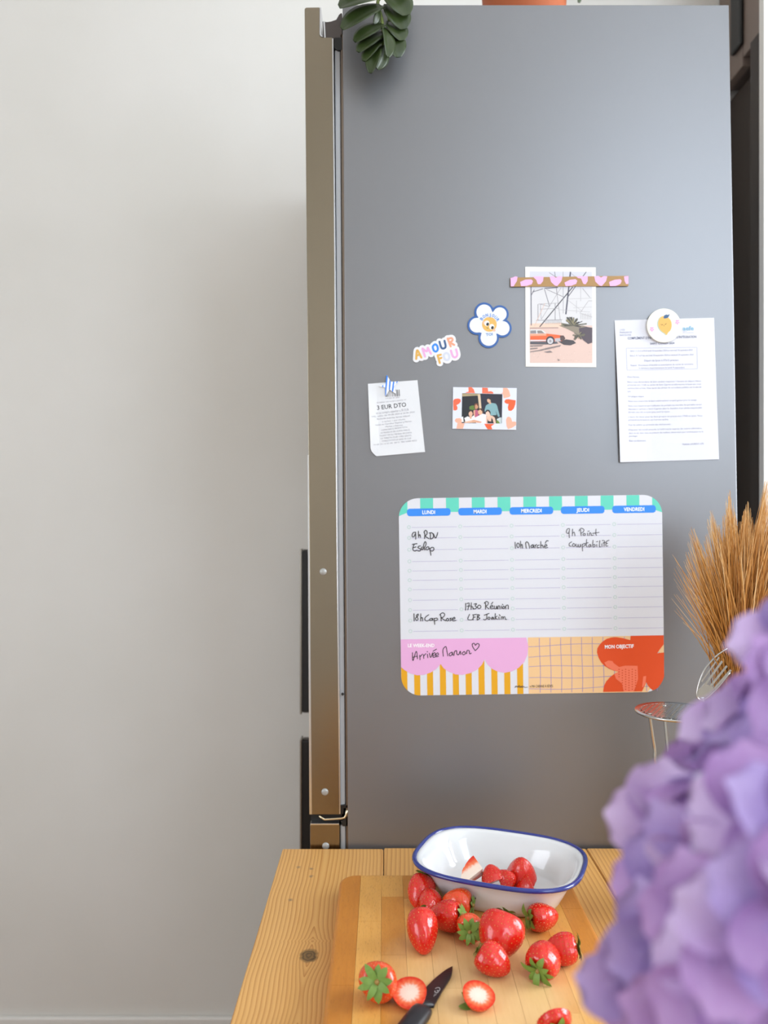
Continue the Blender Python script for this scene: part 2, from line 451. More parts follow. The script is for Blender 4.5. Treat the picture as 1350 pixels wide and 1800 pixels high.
prints('tick_circles', ic, pls, 0.00105, 0.0)['kind'] = 'stuff'
# bottom band
it = [(clip_col(224, 462.85, 247, 345.85, False), 'e6bf8c')]
a = 0.2
for k in range(10): it.append((clip_col(a, a+10.7, 280, 345.85, False), 'dda006')); a += 22.65
prints('stripe_band', it, pls, 0.0010, 0.0)
it = []
for a in [225+i*18.75 for i in range(1, 13)]:
    cc = [pm(a-.6*math.sin(b*.06+a)+ (0.8 if a < 300 else 0), b) for b in range(248, 345, 8)]
    for q in ribbon_quads(cc, 1.0): it.append((q, '9a86b8'))
for j, b in enumerate((262, 281, 299, 319, 338)):
    cc = [pm(aa, b-(aa-224)*.012+1.4*math.sin(aa*.035+j)) for aa in range(225, 462, 10)]
    for q in ribbon_quads(cc, 0.9): it.append((q, '9a86b8'))
prints('grid_lines', it, pls, 0.00106, 0.0)
zE = zoomf(900, 1110, 280/1350.0); zD = zoomf(700, 1115, 240/1350.0)
sc_ = [(0.2, 296), (6, 301), (16, 307), (28, 310.5), (40, 310), (52, 306), (62, 300), (70, 291.5), (75, 299), (84, 305), (96, 310), (108, 311), (122, 308), (134, 302), (142, 294), (147.5, 284), (152, 293), (160, 301), (170, 306), (182, 308.5), (195, 306), (207, 300), (217, 290), (222.5, 278), (224.5, 262), (221, 247.2), (0.2, 247.2)]
prints('scallop_panel', [([pm(*p) for p in sc_], 'dfa8d2')], pls, 0.00112)
fl = [(718,175),(722,140),(740,112),(765,85),(800,62),(840,50),(880,47),(940,56),(1000,72),(1004,36),(1283,31),(1284,108),(1255,145),(1228,184),(1255,180),(1286,177),(1287,380),(1275,415),(1258,445),(1235,475),(1212,490),(1190,497),(1165,475),(1148,455),(1135,428),(1122,460),(1100,506),(770,511),(778,460),(798,420),(830,385),(865,358),(900,340),(860,331),(820,314),(785,292),(755,262),(732,222)]
prints('flower_print', [([zE(p) for p in fl], 'da4a10')], pls, 0.00115)
co = [(780,262),(815,245),(850,250),(858,265),(905,300),(960,288),(1062,290),(1066,400),(1045,470),(1030,505),(945,508),(930,440),(880,400),(865,360),(900,340),(850,325),(800,295)]
it = [([zE(p) for p in co], 'ee7858')]
for i in range(6):
    for j in range(9):
        x, y = 905+i*28, 320+j*21
        if 880 < x < 1050 and y < 495 and not (x < 930 and y > 400): it.append((disc(*zE((x, y+(i % 2)*9)), 1.3, 1.0, 6), 'd0420c'))
it.append(([zE(p) for p in [(1110,380),(1135,375),(1130,430),(1110,470),(1100,470)]], 'ee7858'))
prints('flower_coral_print', it, pls, 0.00120, 0.000001)  # coral dotted part of the printed flower
a_, b_ = zD((95, 125)), zD((358, 124)); c_, d_ = zE((785, 144)), zE((1030, 137))
for l_ in (('LE WEEK-END', a_[0], a_[1], b_[0], b_[1], 5.6), ('MON OBJECTIF', c_[0], c_[1], d_[0], d_[1], 6.0)): text('panel_lettering', [l_], pls, 0.00135, 'f7f2f4', 0.03)
a_, b_ = zE((150, 474)), zE((345, 471))
text('maker_lettering', [('x MA CABANE À RÊVES', a_[0], a_[1], b_[0], b_[1], 4.4)], pls, 0.00135, '3a3330', 0.0)
strokes('maker_signature', [[(22,475),(35,458),(30,470),(48,462),(45,474),(62,455),(60,474),(75,462),(73,474),(88,458),(86,474),(100,464),(105,473),(130,470)]], pls, 0.00136, 0.8, '3a3330', zE)
INK = '2b2a2c'
zA = zoomf(700, 900, 120/1350.0); zB = zoomf(700, 1040, 210/1350.0); zC = zoomf(890, 920, 190/1350.0)
strokes('handwriting', [
 [(345,400),(300,405),(275,450),(280,490),(310,485),(338,430)], [(340,398),(345,470),(345,535)],
 [(398,380),(402,500)], [(402,470),(425,447),(435,470),(440,502)],
 [(520,527),(525,460),(520,420),(510,398),(540,362),(570,390),(565,440),(530,470)], [(530,470),(570,505),(605,525)],
 [(635,420),(635,520)], [(610,415),(660,410),(690,440),(695,490),(670,525),(630,532)], [(695,430),(735,515),(765,460),(778,406)],
 [(280,640),(370,625)], [(315,640),(295,690),(290,740),(320,770),(370,755)], [(300,705),(350,690)],
 [(440,670),(400,680),(390,705),(430,725),(445,750),(420,772),(385,765)], [(470,690),(455,720),(470,745),(490,740)],
 [(490,740),(500,660),(525,590),(548,600),(545,650),(515,710),(525,750)], [(575,690),(550,710),(550,740),(580,745),(605,720),(600,690),(575,690)],
 [(620,720),(635,790),(645,855)], [(625,740),(650,705),(690,700),(705,735),(680,770),(640,765)]], pls, 0.0013, 1.55, INK, zA)
strokes('handwriting', [
 [(178,248),(180,330)], [(225,255),(205,265),(215,290),(225,310),(205,325),(195,300),(215,280),(228,260),(222,250)], [(255,250),(253,330)], [(253,305),(268,290),(275,305),(275,330)],
 [(345,260),(310,285),(300,315),(325,330),(350,318)], [(385,300),(360,305),(358,325),(380,320),(388,300),(392,325)], [(405,300),(412,368)], [(405,305),(435,298),(445,315),(415,328)],
 [(485,330),(480,270),(470,260),(500,238),(525,255),(510,285),(488,295),(535,328)], [(555,300),(540,315),(555,330),(572,318),(558,300)], [(600,298),(582,303),(598,318),(583,330)], [(610,312),(640,303),(633,288),(612,303),(615,328),(652,324)]], pls, 0.0013, 1.45, INK, zB)
strokes('handwriting', [
 [(762,130),(760,210)], [(775,135),(800,128),(795,165),(785,205)], [(775,165),(812,160)], [(825,125),(822,200)], [(822,175),(838,168),(845,198)],
 [(855,140),(885,135),(868,160),(888,175),(865,195),(850,188)], [(910,150),(895,170),(905,190),(930,182),(930,158),(910,150)],
 [(985,198),(985,130),(970,130),(995,110),(1018,125),(1005,155),(985,160),(1025,195)], [(1040,175),(1068,168),(1060,152),(1040,165),(1042,190),(1075,190)], [(1050,140),(1068,118)],
 [(1085,160),(1085,190),(1105,190),(1110,160),(1115,192)], [(1125,195),(1128,160),(1145,165),(1148,195)], [(1165,160),(1168,190)], [(1175,140),(1182,148)], [(1185,165),(1178,185),(1195,190),(1203,170),(1185,163)], [(1215,195),(1215,160),(1240,152),(1242,195)],
 [(805,255),(785,310),(825,318),(845,305)], [(850,265),(845,320)], [(840,262),(885,255)], [(848,290),(870,286)], [(895,258),(890,320)], [(895,258),(918,265),(900,285),(922,300),(892,320)],
 [(970,265),(1025,245)], [(1000,255),(998,300),(980,318),(962,310)], [(1020,285),(1010,305),(1028,312),(1035,292),(1020,285)], [(1065,285),(1050,300),(1060,312),(1072,288),(1078,312)], [(1095,245),(1092,312)], [(1115,275),(1095,295),(1120,310)], [(1135,285),(1138,312)], [(1140,258),(1152,272)], [(1160,312),(1165,285),(1180,285),(1182,310),(1190,285),(1205,285),(1208,310),(1225,312)]], pls, 0.0013, 1.35, INK, zB)
strokes('handwriting', [
 [(108,235),(112,312)], [(140,245),(128,270),(140,300),(160,290),(158,255),(140,245)], [(175,222),(180,310)], [(180,280),(195,262),(203,310)],
 [(248,312),(240,250),(252,230),(275,248),(290,312)], [(330,265),(308,280),(312,305),(330,295),(335,265),(342,305)], [(355,270),(358,305)], [(358,280),(378,262)], [(410,270),(385,280),(385,305),(410,300)], [(428,225),(430,308)], [(430,280),(450,270),(458,305)], [(470,290),(505,280),(495,262),(478,275),(480,305),(515,300)], [(485,248),(500,218),(522,218)]], pls, 0.0013, 1.35, INK, zC)
strokes('handwriting', [
 [(785,65),(760,70),(748,110),(770,125),(785,90)], [(788,65),(782,120),(785,180)], [(825,70),(822,155)], [(822,125),(845,110),(855,155)],
 [(925,80),(932,155)], [(905,95),(930,62),(965,75),(960,105),(935,120)], [(965,125),(955,145),(975,152),(985,130),(965,125)], [(1010,120),(1015,152)], [(1015,98),(1035,96)], [(1035,152),(1038,120),(1055,122),(1060,150),(1085,145)], [(1118,70),(1115,130),(1125,150)], [(1075,125),(1155,112)],
 [(815,230),(785,250),(785,280),(810,285)], [(835,250),(822,275),(840,290),(858,270),(840,250)], [(870,255),(868,285),(888,290),(893,260),(900,290),(918,292),(922,260),(928,290)], [(945,260),(950,345)], [(945,270),(970,250),(985,270),(955,290)], [(1000,200),(998,280),(1010,292)], [(985,250),(1020,240)], [(1045,262),(1025,275),(1030,295),(1048,285),(1050,262),(1058,290)], [(1080,210),(1078,290),(1105,285),(1100,262),(1080,272)], [(1125,262),(1128,292)], [(1122,230),(1140,225)], [(1165,215),(1160,290),(1175,290)], [(1190,255),(1192,290)], [(1195,215),(1210,210)], [(1222,215),(1218,288)], [(1205,245),(1240,235)], [(1280,210),(1250,225),(1240,280),(1265,280)], [(1240,255),(1262,250)]], pls, 0.0013, 1.2, '4a464c', zC)
strokes('handwriting', [
 [(140,180),(145,260),(178,165),(190,240)], [(145,225),(185,215)], [(212,205),(215,250)], [(215,220),(240,195)], [(250,200),(252,238)], [(252,212),(272,190)], [(288,195),(292,230)], [(285,172),(290,169)], [(308,185),(320,228),(340,180)], [(345,210),(368,198),(360,180),(343,195),(345,225),(370,220)], [(345,165),(378,145)], [(375,210),(398,198),(390,182),(373,195),(375,220),(398,215)],
 [(445,215),(442,150),(470,120),(480,160),(490,212)], [(530,175),(505,190),(510,212),(530,200),(533,175),(540,205)], [(550,208),(555,172),(575,160),(580,195),(598,198),(612,165),(618,198)], [(650,170),(632,185),(645,202),(665,185),(650,168)], [(675,190),(680,160),(700,160),(705,190),(722,185)],
 [(760,160),(735,120),(732,95),(750,88),(762,108)], [(762,108),(780,90),(800,100),(790,130),(760,160)]], pls, 0.0013, 1.4, INK, zD)

# ------------------------------------------------------------------ photo print of a desert street, with magnetic strip
zP = zoomf(890, 460, 220/1350.0)
ph = thing('photo_print', fp(985, 558), 'white bordered photo print of an orange car before pylons', 'photo')
pap = sheet('paper', [zP(p) for p in [(203,57),(963,63),(968,1140),(208,1133)]], ph, mat('e8e6e0', 0.4, name='photo_paper'), 0.0011)
def zpl(l, h): return ([zP(p) for p in l], h)
it = [zpl([(250,107),(922,110),(926,1095),(254,1093)], 'cfd0d8'), zpl([(252,300),(924,300),(926,700),(254,700)], 'd6d5d6'),
      zpl([(252,690),(926,690),(926,1095),(254,1093)], 'dcc0b4'), zpl([(252,670),(600,660),(600,715),(252,718)], 'e8c9b4'),
      zpl([(252,712),(560,708),(560,722),(252,726)], 'b59a92')]
def zln(a, b, w, h):
    for q in ribbon_quads([zP(a), zP(b)], w): it.append((q, h))
for (a, b, w_, h_) in [((265,270),(268,690),1.7,'6e6c78'),((280,330),(395,295),1.2,'66646c'),((270,360),(300,305),1.4,'6e6c78'),((410,290),(555,280),1.6,'55545e'),
   ((410,300),(465,485),1.2,'77747c'),((520,110),(545,350),1.0,'77747c'),((545,350),(580,630),0.8,'8d8a90'),((690,112),(640,570),2.4,'4b4b5c'),((715,275),(358,705),1.8,'4a4850'),((860,112),(660,385),1.5,'6a6870'),
   ((590,280),(375,625),0.8,'a29ea2'),((430,300),(620,385),1.0,'8a868c'),((460,120),(560,185),0.9,'8a868c'),((610,110),(612,560),0.9,'9a98a0'),((345,460),(555,448),0.8,'a29ea2'),((360,515),(560,505),0.8,'a29ea2'),
   ((365,460),(465,487),0.8,'8a868c'),((340,460),(340,630),1.0,'8a868c'),((365,460),(375,620),0.8,'9a98a0'),((525,450),(525,630),1.0,'77747c'),((560,520),(900,545),0.7,'b4b2b4'),((660,405),(920,395),0.6,'b4b2b4'),
   ((880,430),(790,560),0.8,'aaa6a8'),((900,390),(820,290),0.9,'9a989c'),((800,275),(800,430),0.8,'b4b2b4'),((880,425),(925,425),0.8,'aaa6a8'),((660,415),(820,540),0.7,'b4b2b4'),((755,420),(755,560),0.8,'b4b2b4'),((700,130),(760,180),0.7,'a29ea2'),
   ((320,635),(600,628),0.9,'8a868c'),((800,560),(925,600),0.7,'aaa6a8'),((415,450),(300,700),0.9,'d8b8a8'),((720,500),(925,490),0.6,'b8b6b8')]: zln(a, b, w_, h_)
for x in range(420, 600, 14): zln((x, 632), (x+3, 675), 0.7, '9a9698')
for x in range(800, 925, 18): zln((x, 560), (x, 625), 0.7, 'b0aeb0')
prints('photo_image', it, pap, 0.0012, 0.0000015)
it = []
# shrub and palm
rnd = random.Random(3)
it.append(zpl([(560,690),(640,720),(720,760),(760,790),(820,840),(925,880),(925,720),(870,705),(820,690),(760,700),(690,690)], '8d8474'))
it.append(zpl([(780,720),(860,705),(925,715),(925,875),(880,890),(830,850),(790,800)], '5a5058'))
it.append(zpl([(560,865),(640,840),(720,850),(750,880),(690,905),(620,900)], '4c484c'))
for k in range(60):
    cx, cy = (720, 690) if k < 40 else (780, 800)
    a = rnd.uniform(-PI, PI if k >= 40 else 0.25); L = rnd.uniform(60, 150) if k < 40 else rnd.uniform(20, 75)
    for q in ribbon_quads([zP((cx, cy)), zP((cx+L*math.cos(a)*1.0, cy+L*math.sin(a)*0.75+8))], rnd.uniform(1.2, 2.6)): it.append((q, rnd.choice(['57554c', '6b6757', '8f8768', '4a4a46', '3f3e40'])))
# car
it.append(zpl([(256,735),(360,736),(395,745),(432,778),(540,790),(610,800),(628,830),(600,858),(540,862),(256,862)], 'e8683a'))
it.append(zpl([(256,735),(360,736),(395,745),(432,778),(256,780)], 'd9dcdc'))
it.append(zpl([(258,745),(318,742),(322,776),(258,778)], '8c8a8c')); it.append(zpl([(330,745),(375,745),(412,776),(335,776)], '8c8480'))
it.append(zpl([(256,780),(430,780),(430,800),(256,805)], 'f0a080')); it.append(zpl([(256,845),(430,845),(430,858),(256,862)], 'd9cfd0'))
it.append(zpl([(520,830),(580,825),(585,862),(525,865)], 'b8b6ba')); it.append(zpl([(575,800),(615,798),(635,830),(610,862),(580,850)], '5c4a48'))
it.append(zpl([(256,862),(540,864),(560,885),(430,895),(256,893)], '5a5a60'))
it.append((disc(*zP((472, 852)), 7.6, 7.6, 20), '3c3a40')); it.append((disc(*zP((472, 858)), 5.2, 5.4, 20), 'c8c8cc')); it.append((disc(*zP((472, 858)), 2.2, 2.3, 12), '9a989c'))
for l in ([(256,935),(335,930),(335,942),(256,950)], [(256,970),(350,955),(450,928),(590,900),(575,918),(470,942),(380,962),(256,980)], [(400,975),(470,962),(500,980),(440,985)], [(550,1045),(562,1058),(582,1065),(555,1072)], [(256,905),(400,900),(380,915),(256,920)]): it.append(zpl(l, '857a78'))
for k in range(45): x, y = rnd.uniform(262, 918), rnd.uniform(900, 1085); it.append((disc(*zP((x, y)), rnd.uniform(.4, .9), .35, 6), rnd.choice(['c4a89c', 'f2e4dc', 'b09a92'])))
prints('car_and_palm_image', it, pap, 0.0014, 0.0000015)
st = thing('magnetic_strip', fp(1000, 495, 0.0022), 'tan magnetic strip with pink hearts holding the car photo', 'magnet')
sb = sheet('strip', [zP(p) for p in [(40,178),(1312,158),(1310,268),(42,275)]], st, mat('a9824e', 0.5, name='kraft_tan'), 0.0014, 0.0017)
it = [zpl([(42,182),(65,178),(90,165),(118,168),(110,215),(75,272),(45,274)], 'eab4dc'), zpl([(145,225),(200,200),(265,198),(283,215),(270,250),(215,268),(155,270)], 'eab4dc'),
      zpl([(282,168),(330,165),(398,166),(392,215),(365,250),(335,248),(320,205)], 'eab4dc'), zpl([(462,168),(500,163),(530,180),(560,163),(600,168),(590,215),(545,268),(520,265),(478,225)], 'eab4dc'),
      zpl([(622,232),(680,202),(740,195),(760,212),(748,245),(700,265),(635,270)], 'eab4dc'), zpl([(750,165),(800,163),(872,164),(872,215),(850,250),(825,245),(800,188),(765,182)], 'eab4dc'),
      zpl([(942,165),(985,160),(1015,178),(1045,161),(1082,165),(1070,215),(1025,268),(1000,264),(955,222)], 'eab4dc'), zpl([(1102,225),(1160,202),(1222,196),(1238,212),(1225,245),(1175,268),(1112,270)], 'eab4dc'),
      zpl([(1263,165),(1310,160),(1310,245),(1285,248),(1268,210)], 'eab4dc')]
for i in it: prints('heart_print', [i], sb, 0.0032)

# ------------------------------------------------------------------ daisy magnet
zM = zoomf(715, 525, 190/1350.0)
def star_union(cx, cy, circ, grow=0.0, n=120):
    out = []
    for k in range(n):
        a = 2*PI*k/n; dx, dy = math.cos(a), math.sin(a); best = 0
        for (x, y, r) in circ:
            r += grow; ox, oy = x-cx, y-cy; b = ox*dx+oy*dy; c = ox*ox+oy*oy-r*r; D = b*b-c
            if D >= 0: best = max(best, b+math.sqrt(D))
        out.append((cx+best*dx, cy+best*dy))
    return out
circ = [(965,172,96),(985,215,95),(1160,197,85),(1115,240,80),(1192,372,90),(1120,350,90),(1022,490,102),(1025,430,90),(875,335,92),(940,335,95),(1030,325,95)]
dz = thing('daisy_magnet', fp(860, 571), 'white daisy shaped magnet with navy edge and smiling face', 'magnet')
db = sheet('backing', [zM(p) for p in star_union(1030, 325, circ, 26)], dz, mat('2f5c9e', 0.4, name='navy_print'), 0.0016)
prints('petals_print', [([zM(p) for p in star_union(1030, 325, circ, 0)], 'e0e3e8')], db, 0.0017)
it = [(disc(*zM((1030, 325)), 13, 13, 28), 'e0b25e'), (disc(*zM((968, 305)), 2.6, 3.4, 12), 'e8b8a0'), (disc(*zM((1090, 400)), 2.6, 2.2, 12), 'e8b8a0'), (disc(*zM((1000, 312)), 4.4, 4.9, 18), 'f4f4f2'), (disc(*zM((1060, 355)), 4.4, 4.9, 18), 'f4f4f2'), (disc(*zM((1008, 322)), 2.5, 3.0, 14, 0.4), '2c2a2a'), (disc(*zM((1068, 366)), 2.5, 3.0, 14, 0.4), '2c2a2a')]
for q in ribbon_quads(crom([zM(p) for p in [(997,362),(1005,373),(1020,370)]], 4), 0.8): it.append((q, '4a6a30'))
prints('face_print', it, db, 0.0018, 0.00001)
def arc_text(sx, cx, cy, r, a0, a1, h, flip=False):
    L = []
    for i, chx in enumerate(sx):
        a = a0+(a1-a0)*i/(len(sx)-1)
        x, y = cx+r*math.cos(a), cy+r*math.sin(a)
        tx, ty = (-math.sin(a), math.cos(a)) if not flip else (math.sin(a), -math.cos(a))
        wdt = 2.1 if chx not in 'IJi' else 1.2
        L.append((chx, x-tx*wdt, y-ty*wdt, x+tx*wdt, y+ty*wdt, h))
    return L
cx, cy = zM((1030, 325))
text('daisy_lettering', arc_text('BONJOUR', cx, cy, 14.2, -PI*0.80, -PI*0.155, 5.2), db, 0.0019, '3f7fd0', 0.02)
x0, y0 = zM((988, 470)); x1, y1 = zM((1072, 462))
text('daisy_lettering', [('TOI', x0, y0, x1, y1, 4.6)], db, 0.0019, '5a8fc8', 0.02)

# ------------------------------------------------------------------ lettering magnet
am = thing('lettering_magnet', fp(766, 615), 'pastel letters magnet reading AMOUR FOU with white outline', 'magnet')
LT = [('A', [[(118,755),(125,660),(140,655),(182,738)], [(125,712),(165,700)]], 'dcaa50'),
      ('M', [[(228,725),(195,625)], [(195,625),(250,660),(262,615)], [(262,615),(302,690)]], 'e2a6d2'),
      ('O', [[(352,572),(325,600),(338,650),(368,662),(388,630),(375,585),(352,572)]], '2f86e6'),
      ('U', [[(408,540),(430,610),(458,625),(485,600),(470,528)]], '3a5a86'),
      ('R', [[(548,600),(510,500)], [(512,505),(560,495),(570,525),(535,548)], [(535,548),(592,580)]], 'f0a080'),
      ('F', [[(412,805),(385,710)], [(385,712),(425,702)], [(400,752),(432,742)]], 'dcaa50'),
      ('O', [[(490,680),(462,705),(475,755),(510,770),(530,740),(520,695),(490,680)]], 'ccd0dc'),
      ('U', [[(550,650),(575,720),(605,735),(630,705),(615,635)]], 'e2a6d2')]
vs_items = []
m_amw = mat('e2e2e4', 0.4, name='magnet_white')
allst = [st_ for _, l, _ in LT for st_ in l]
circs = []
V, Fc = [], []
for st_ in allst:
    pts = crom([zM(p) for p in st_], 4)
    for i, p in enumerate(pts):
        for th_, rev in ((0.0012, 0),):
            b = len(V); n = 14
            V += [fp(*q, 0.0012+0.0000008*len(circs)) for q in disc(p[0], p[1], 6.0, n=n)]+[fp(*q, 0) for q in disc(p[0], p[1], 6.0, n=n)]
            Fc.append(list(range(b, b+n))); Fc += [(b+k, b+(k+1) % n, b+n+(k+1) % n, b+n+k) for k in range(n)]
            circs.append(p)
ab = me_obj('backing', V, Fc, m_amw, am)
bm = bmesh.new(); bm.from_mesh(ab.data)
for f in bm.faces:
    if abs(f.normal.y) > .9 and f.normal.y > 0: f.normal_flip()
bm.to_mesh(ab.data); bm.free()
for nm, l, h in LT: strokes('letter', l, ab, 0.0014, 3.6, h, zM)

# ------------------------------------------------------------------ receipt with striped star magnet
zR = zoomf(640, 655, 120/1350.0)
rc = thing('receipt', fp(696, 736), 'crumpled till receipt reading 3 EUR DTO under striped star', 'receipt')
def rel(px, py, quad):
    """approximate (u,v) in a quad"""
    TLq, TRq, BRq, BLq = quad; v = (py-TLq[1])/(BLq[1]-TLq[1])
    xl = TLq[0]+(BLq[0]-TLq[0])*v; xr = TRq[0]+(BRq[0]-TRq[0])*v
    return (px-xl)/(xr-xl), v
RQ = [zR(p) for p in [(75,222),(1055,150),(1205,1570),(135,1665)]]
def roff(px, py):
    u, v = rel(px, py, RQ)
    o = 0.0007+0.0045*max(0, 0.16-u)**1.0*3*max(0, math.sin(PI*min(max(v, 0), 1)))
    o += 0.0030*max(0, v-0.80)*(1+0.8*math.sin(u*9))+0.0006*abs(math.sin(u*4+v*3))*v
    return o
def paper_grid(name, quad, cut, parent, m, offf, N=18, M_=24):
    TLq, TRq, BRq, BLq = [Vector(q) for q in quad]; V = []; Fc = []
    for j in range(M_+1):
        for i in range(N+1):
            u, v = i/N, j/M_
            u2, v2 = cut(u, v)
            p = TLq*(1-u2)*(1-v2)+TRq*u2*(1-v2)+BRq*u2*v2+BLq*(1-u2)*v2
            V.append(fp(p.x, p.y, offf(p.x, p.y)))
    for j in range(M_):
        for i in range(N):
            a = j*(N+1)+i; Fc.append((a, a+N+1, a+N+2, a+1))
    o = me_obj(name, V, Fc, m, parent)
    md = o.modifiers.new('thickness', 'SOLIDIFY'); md.thickness = 0.00015; md.offset = -1
    return o
def rcut(u, v):
    # torn corner lower left, nick upper left
    lo = 0.975-0.02*math.sin(u*5) if u > .08 else 0.955+0.25*u
    x = u+ (0.06*max(0, v-.94)/.06*(1-u)**6)
    return x, v*(1.0 if u > 0.06 else 0.97+0.5*u)
rcp = paper_grid('paper', RQ, rcut, rc, mat('dcdee0', 0.6, name='thermal_paper'), roff)
bars = []
rb = random.Random(5)
x = 420
while x < 715:
    wv = rb.uniform(4, 16)
    yy = 350+(700-x)*.02
    bars.append(([zR(p) for p in [(x, yy-0.05*(x-420)), (x+wv, yy-0.05*(x-420)), (x+wv+8, 480-0.05*(x-420)), (x+8, 482-0.05*(x-420))]], rb.choice(['6a6a6c', '8a8a8c', '4c4c50'])))
    x += wv+rb.uniform(8, 20)
prints('bar_code', bars, rcp, 0.0003, 0.0, offf=roff)
def zl(sx, x0, y0, x1, y1, ch): a = zR((x0, y0)); b = zR((x1, y1)); return (sx, a[0], a[1], b[0], b[1], ch*0.0889)
text('receipt_heading', [zl('3 EUR DTO', 262, 738, 835, 672, 82)], rcp, 0.0003, '3c3c40', 0.004, roff)
L = [zl('9 91501 07 3006', 425, 528, 700, 502, 28), zl('Al realizar una compra superior en', 248, 610, 830, 545, 26), zl('en su compra superior a 30 EUR', 240, 825, 885, 752, 44),
     zl('VAL. valido del 29-08-2024 al 30-09-2024', 150, 890, 1000, 795, 30), zl('Excluido bebidas lactea infantil', 258, 935, 905, 868, 30), zl('o leches 1 por cliente', 360, 985, 815, 935, 28),
     zl('Valido en Carrefour Express y Market', 222, 1055, 940, 975, 30), zl('Market y Express', 425, 1085, 765, 1050, 28), zl('COMPROBAR EL IMPORTE TOTAL', 340, 1155, 860, 1090, 28),
     zl('LA PRESENCIA DEL CUPON PARA EL', 330, 1210, 910, 1145, 30), zl('TICKET EN SU TIENDA PROXIMA', 310, 1268, 945, 1200, 30), zl('LA TARJETA CLUB 1 MES GRATIS', 330, 1318, 935, 1258, 30), zl('CONSULTE CON LAS BASES DE CLUB', 350, 1372, 930, 1312, 30), zl('19 08 24 14 51 04  0012  780 0008 4032', 190, 1445, 1045, 1355, 28)]
text('receipt_lettering', L, rcp, 0.0003, 'aaaab0', 0.0, roff)
sm = thing('star_magnet', fp(685, 677, 0.003), 'small star magnet with blue and white stripes on receipt', 'magnet')
sbm = sheet('star', [zR(p) for p in [(450,52),(530,185),(690,178),(592,270),(632,425),(500,342),(422,472),(425,300),(295,280),(430,225)]], sm, mat('eef0f4', 0.4, name='star_white'), 0.0016, 0.0016)
for l in ([(440,72),(452,55),(470,85),(432,455),(420,470),(420,300)], [(500,140),(528,185),(512,345),(488,350)], [(570,185),(600,183),(588,275),(590,290),(572,390),(548,375)], [(640,181),(668,180),(655,207),(632,225)], [(355,266),(382,250),(382,292),(355,288)]):
    prints('blue_stripe', [([zR(p) for p in l], '2f80e4')], sbm, 0.0033)

# ------------------------------------------------------------------ small photo in a heart frame
zI = zoomf(785, 670, 0.1)
hf = thing('photo_frame_magnet', fp(852, 719), 'pale magnetic photo frame with red and peach hearts', 'photo frame')
out_q = [(112,108),(1230,125),(1218,860),(100,838)]; in_q = [(270,215),(978,232),(968,748),(260,740)]
V = []
for th_ in (0.0022, 0.0):
    for q in (out_q, in_q): V += [fp(*zI(p), th_) for p in q]
Fc = []
for i in range(4):
    j = (i+1) % 4
    Fc += [(i, 4+i, 4+j, j), (i, j, 8+j, 8+i), (4+i, 12+i, 12+j, 4+j), (8+i, 8+j, 12+j, 12+i)]
hfb = me_obj('frame', V, Fc, mat('d9dde8', 0.4, name='frame_pale_blue'), hf)
bm = bmesh.new(); bm.from_mesh(hfb.data); bmesh.ops.recalc_face_normals(bm, faces=bm.faces[:]); bm.to_mesh(hfb.data); bm.free()
for l, h in [([(380,115),(400,108),(440,112),(475,150),(497,214),(330,211),(350,195),(385,188)], 'f07050'), ([(622,118),(720,122),(728,185),(780,180),(815,200),(818,224),(622,219)], 'f07050'),
             ([(990,122),(1060,125),(1095,170),(1120,265),(1090,285),(1000,305),(985,225),(945,225),(985,205)], 'f2ae94'), ([(113,350),(135,318),(195,308),(240,320),(250,355),(225,395),(172,425),(190,465),(185,505),(150,520),(118,512)], 'f06848'),
             ([(1012,355),(1035,325),(1080,320),(1210,340),(1205,410),(1175,490),(1130,528),(1085,520),(1072,470),(1085,405),(1045,398),(1018,380)], 'f06030'), ([(140,690),(165,658),(230,652),(262,672),(261,738),(315,748),(285,838),(170,838),(190,740),(155,720)], 'f2ae94'),
             ([(658,752),(842,752),(780,795),(800,848),(720,850),(690,810)], 'f06030'), ([(1040,690),(1055,640),(1090,625),(1130,650),(1150,715),(1195,710),(1218,725),(1217,775),(1150,820),(1075,848),(1050,790)], 'f2ae94')]:
    prints('heart_print', [([zI(p) for p in l], h)], hfb, 0.0023)
ip = thing('instant_photo', fp(852, 719), 'small group photo of five people in heart frame', 'photo')
ipp = sheet('paper', [zI(p) for p in [(262,207),(986,224),(976,756),(252,748)]], ip, mat('20202a', 0.3, name='photo_black'), 0.0004, 0.0004)
def il(l, h): return ([zI(p) for p in l], h)
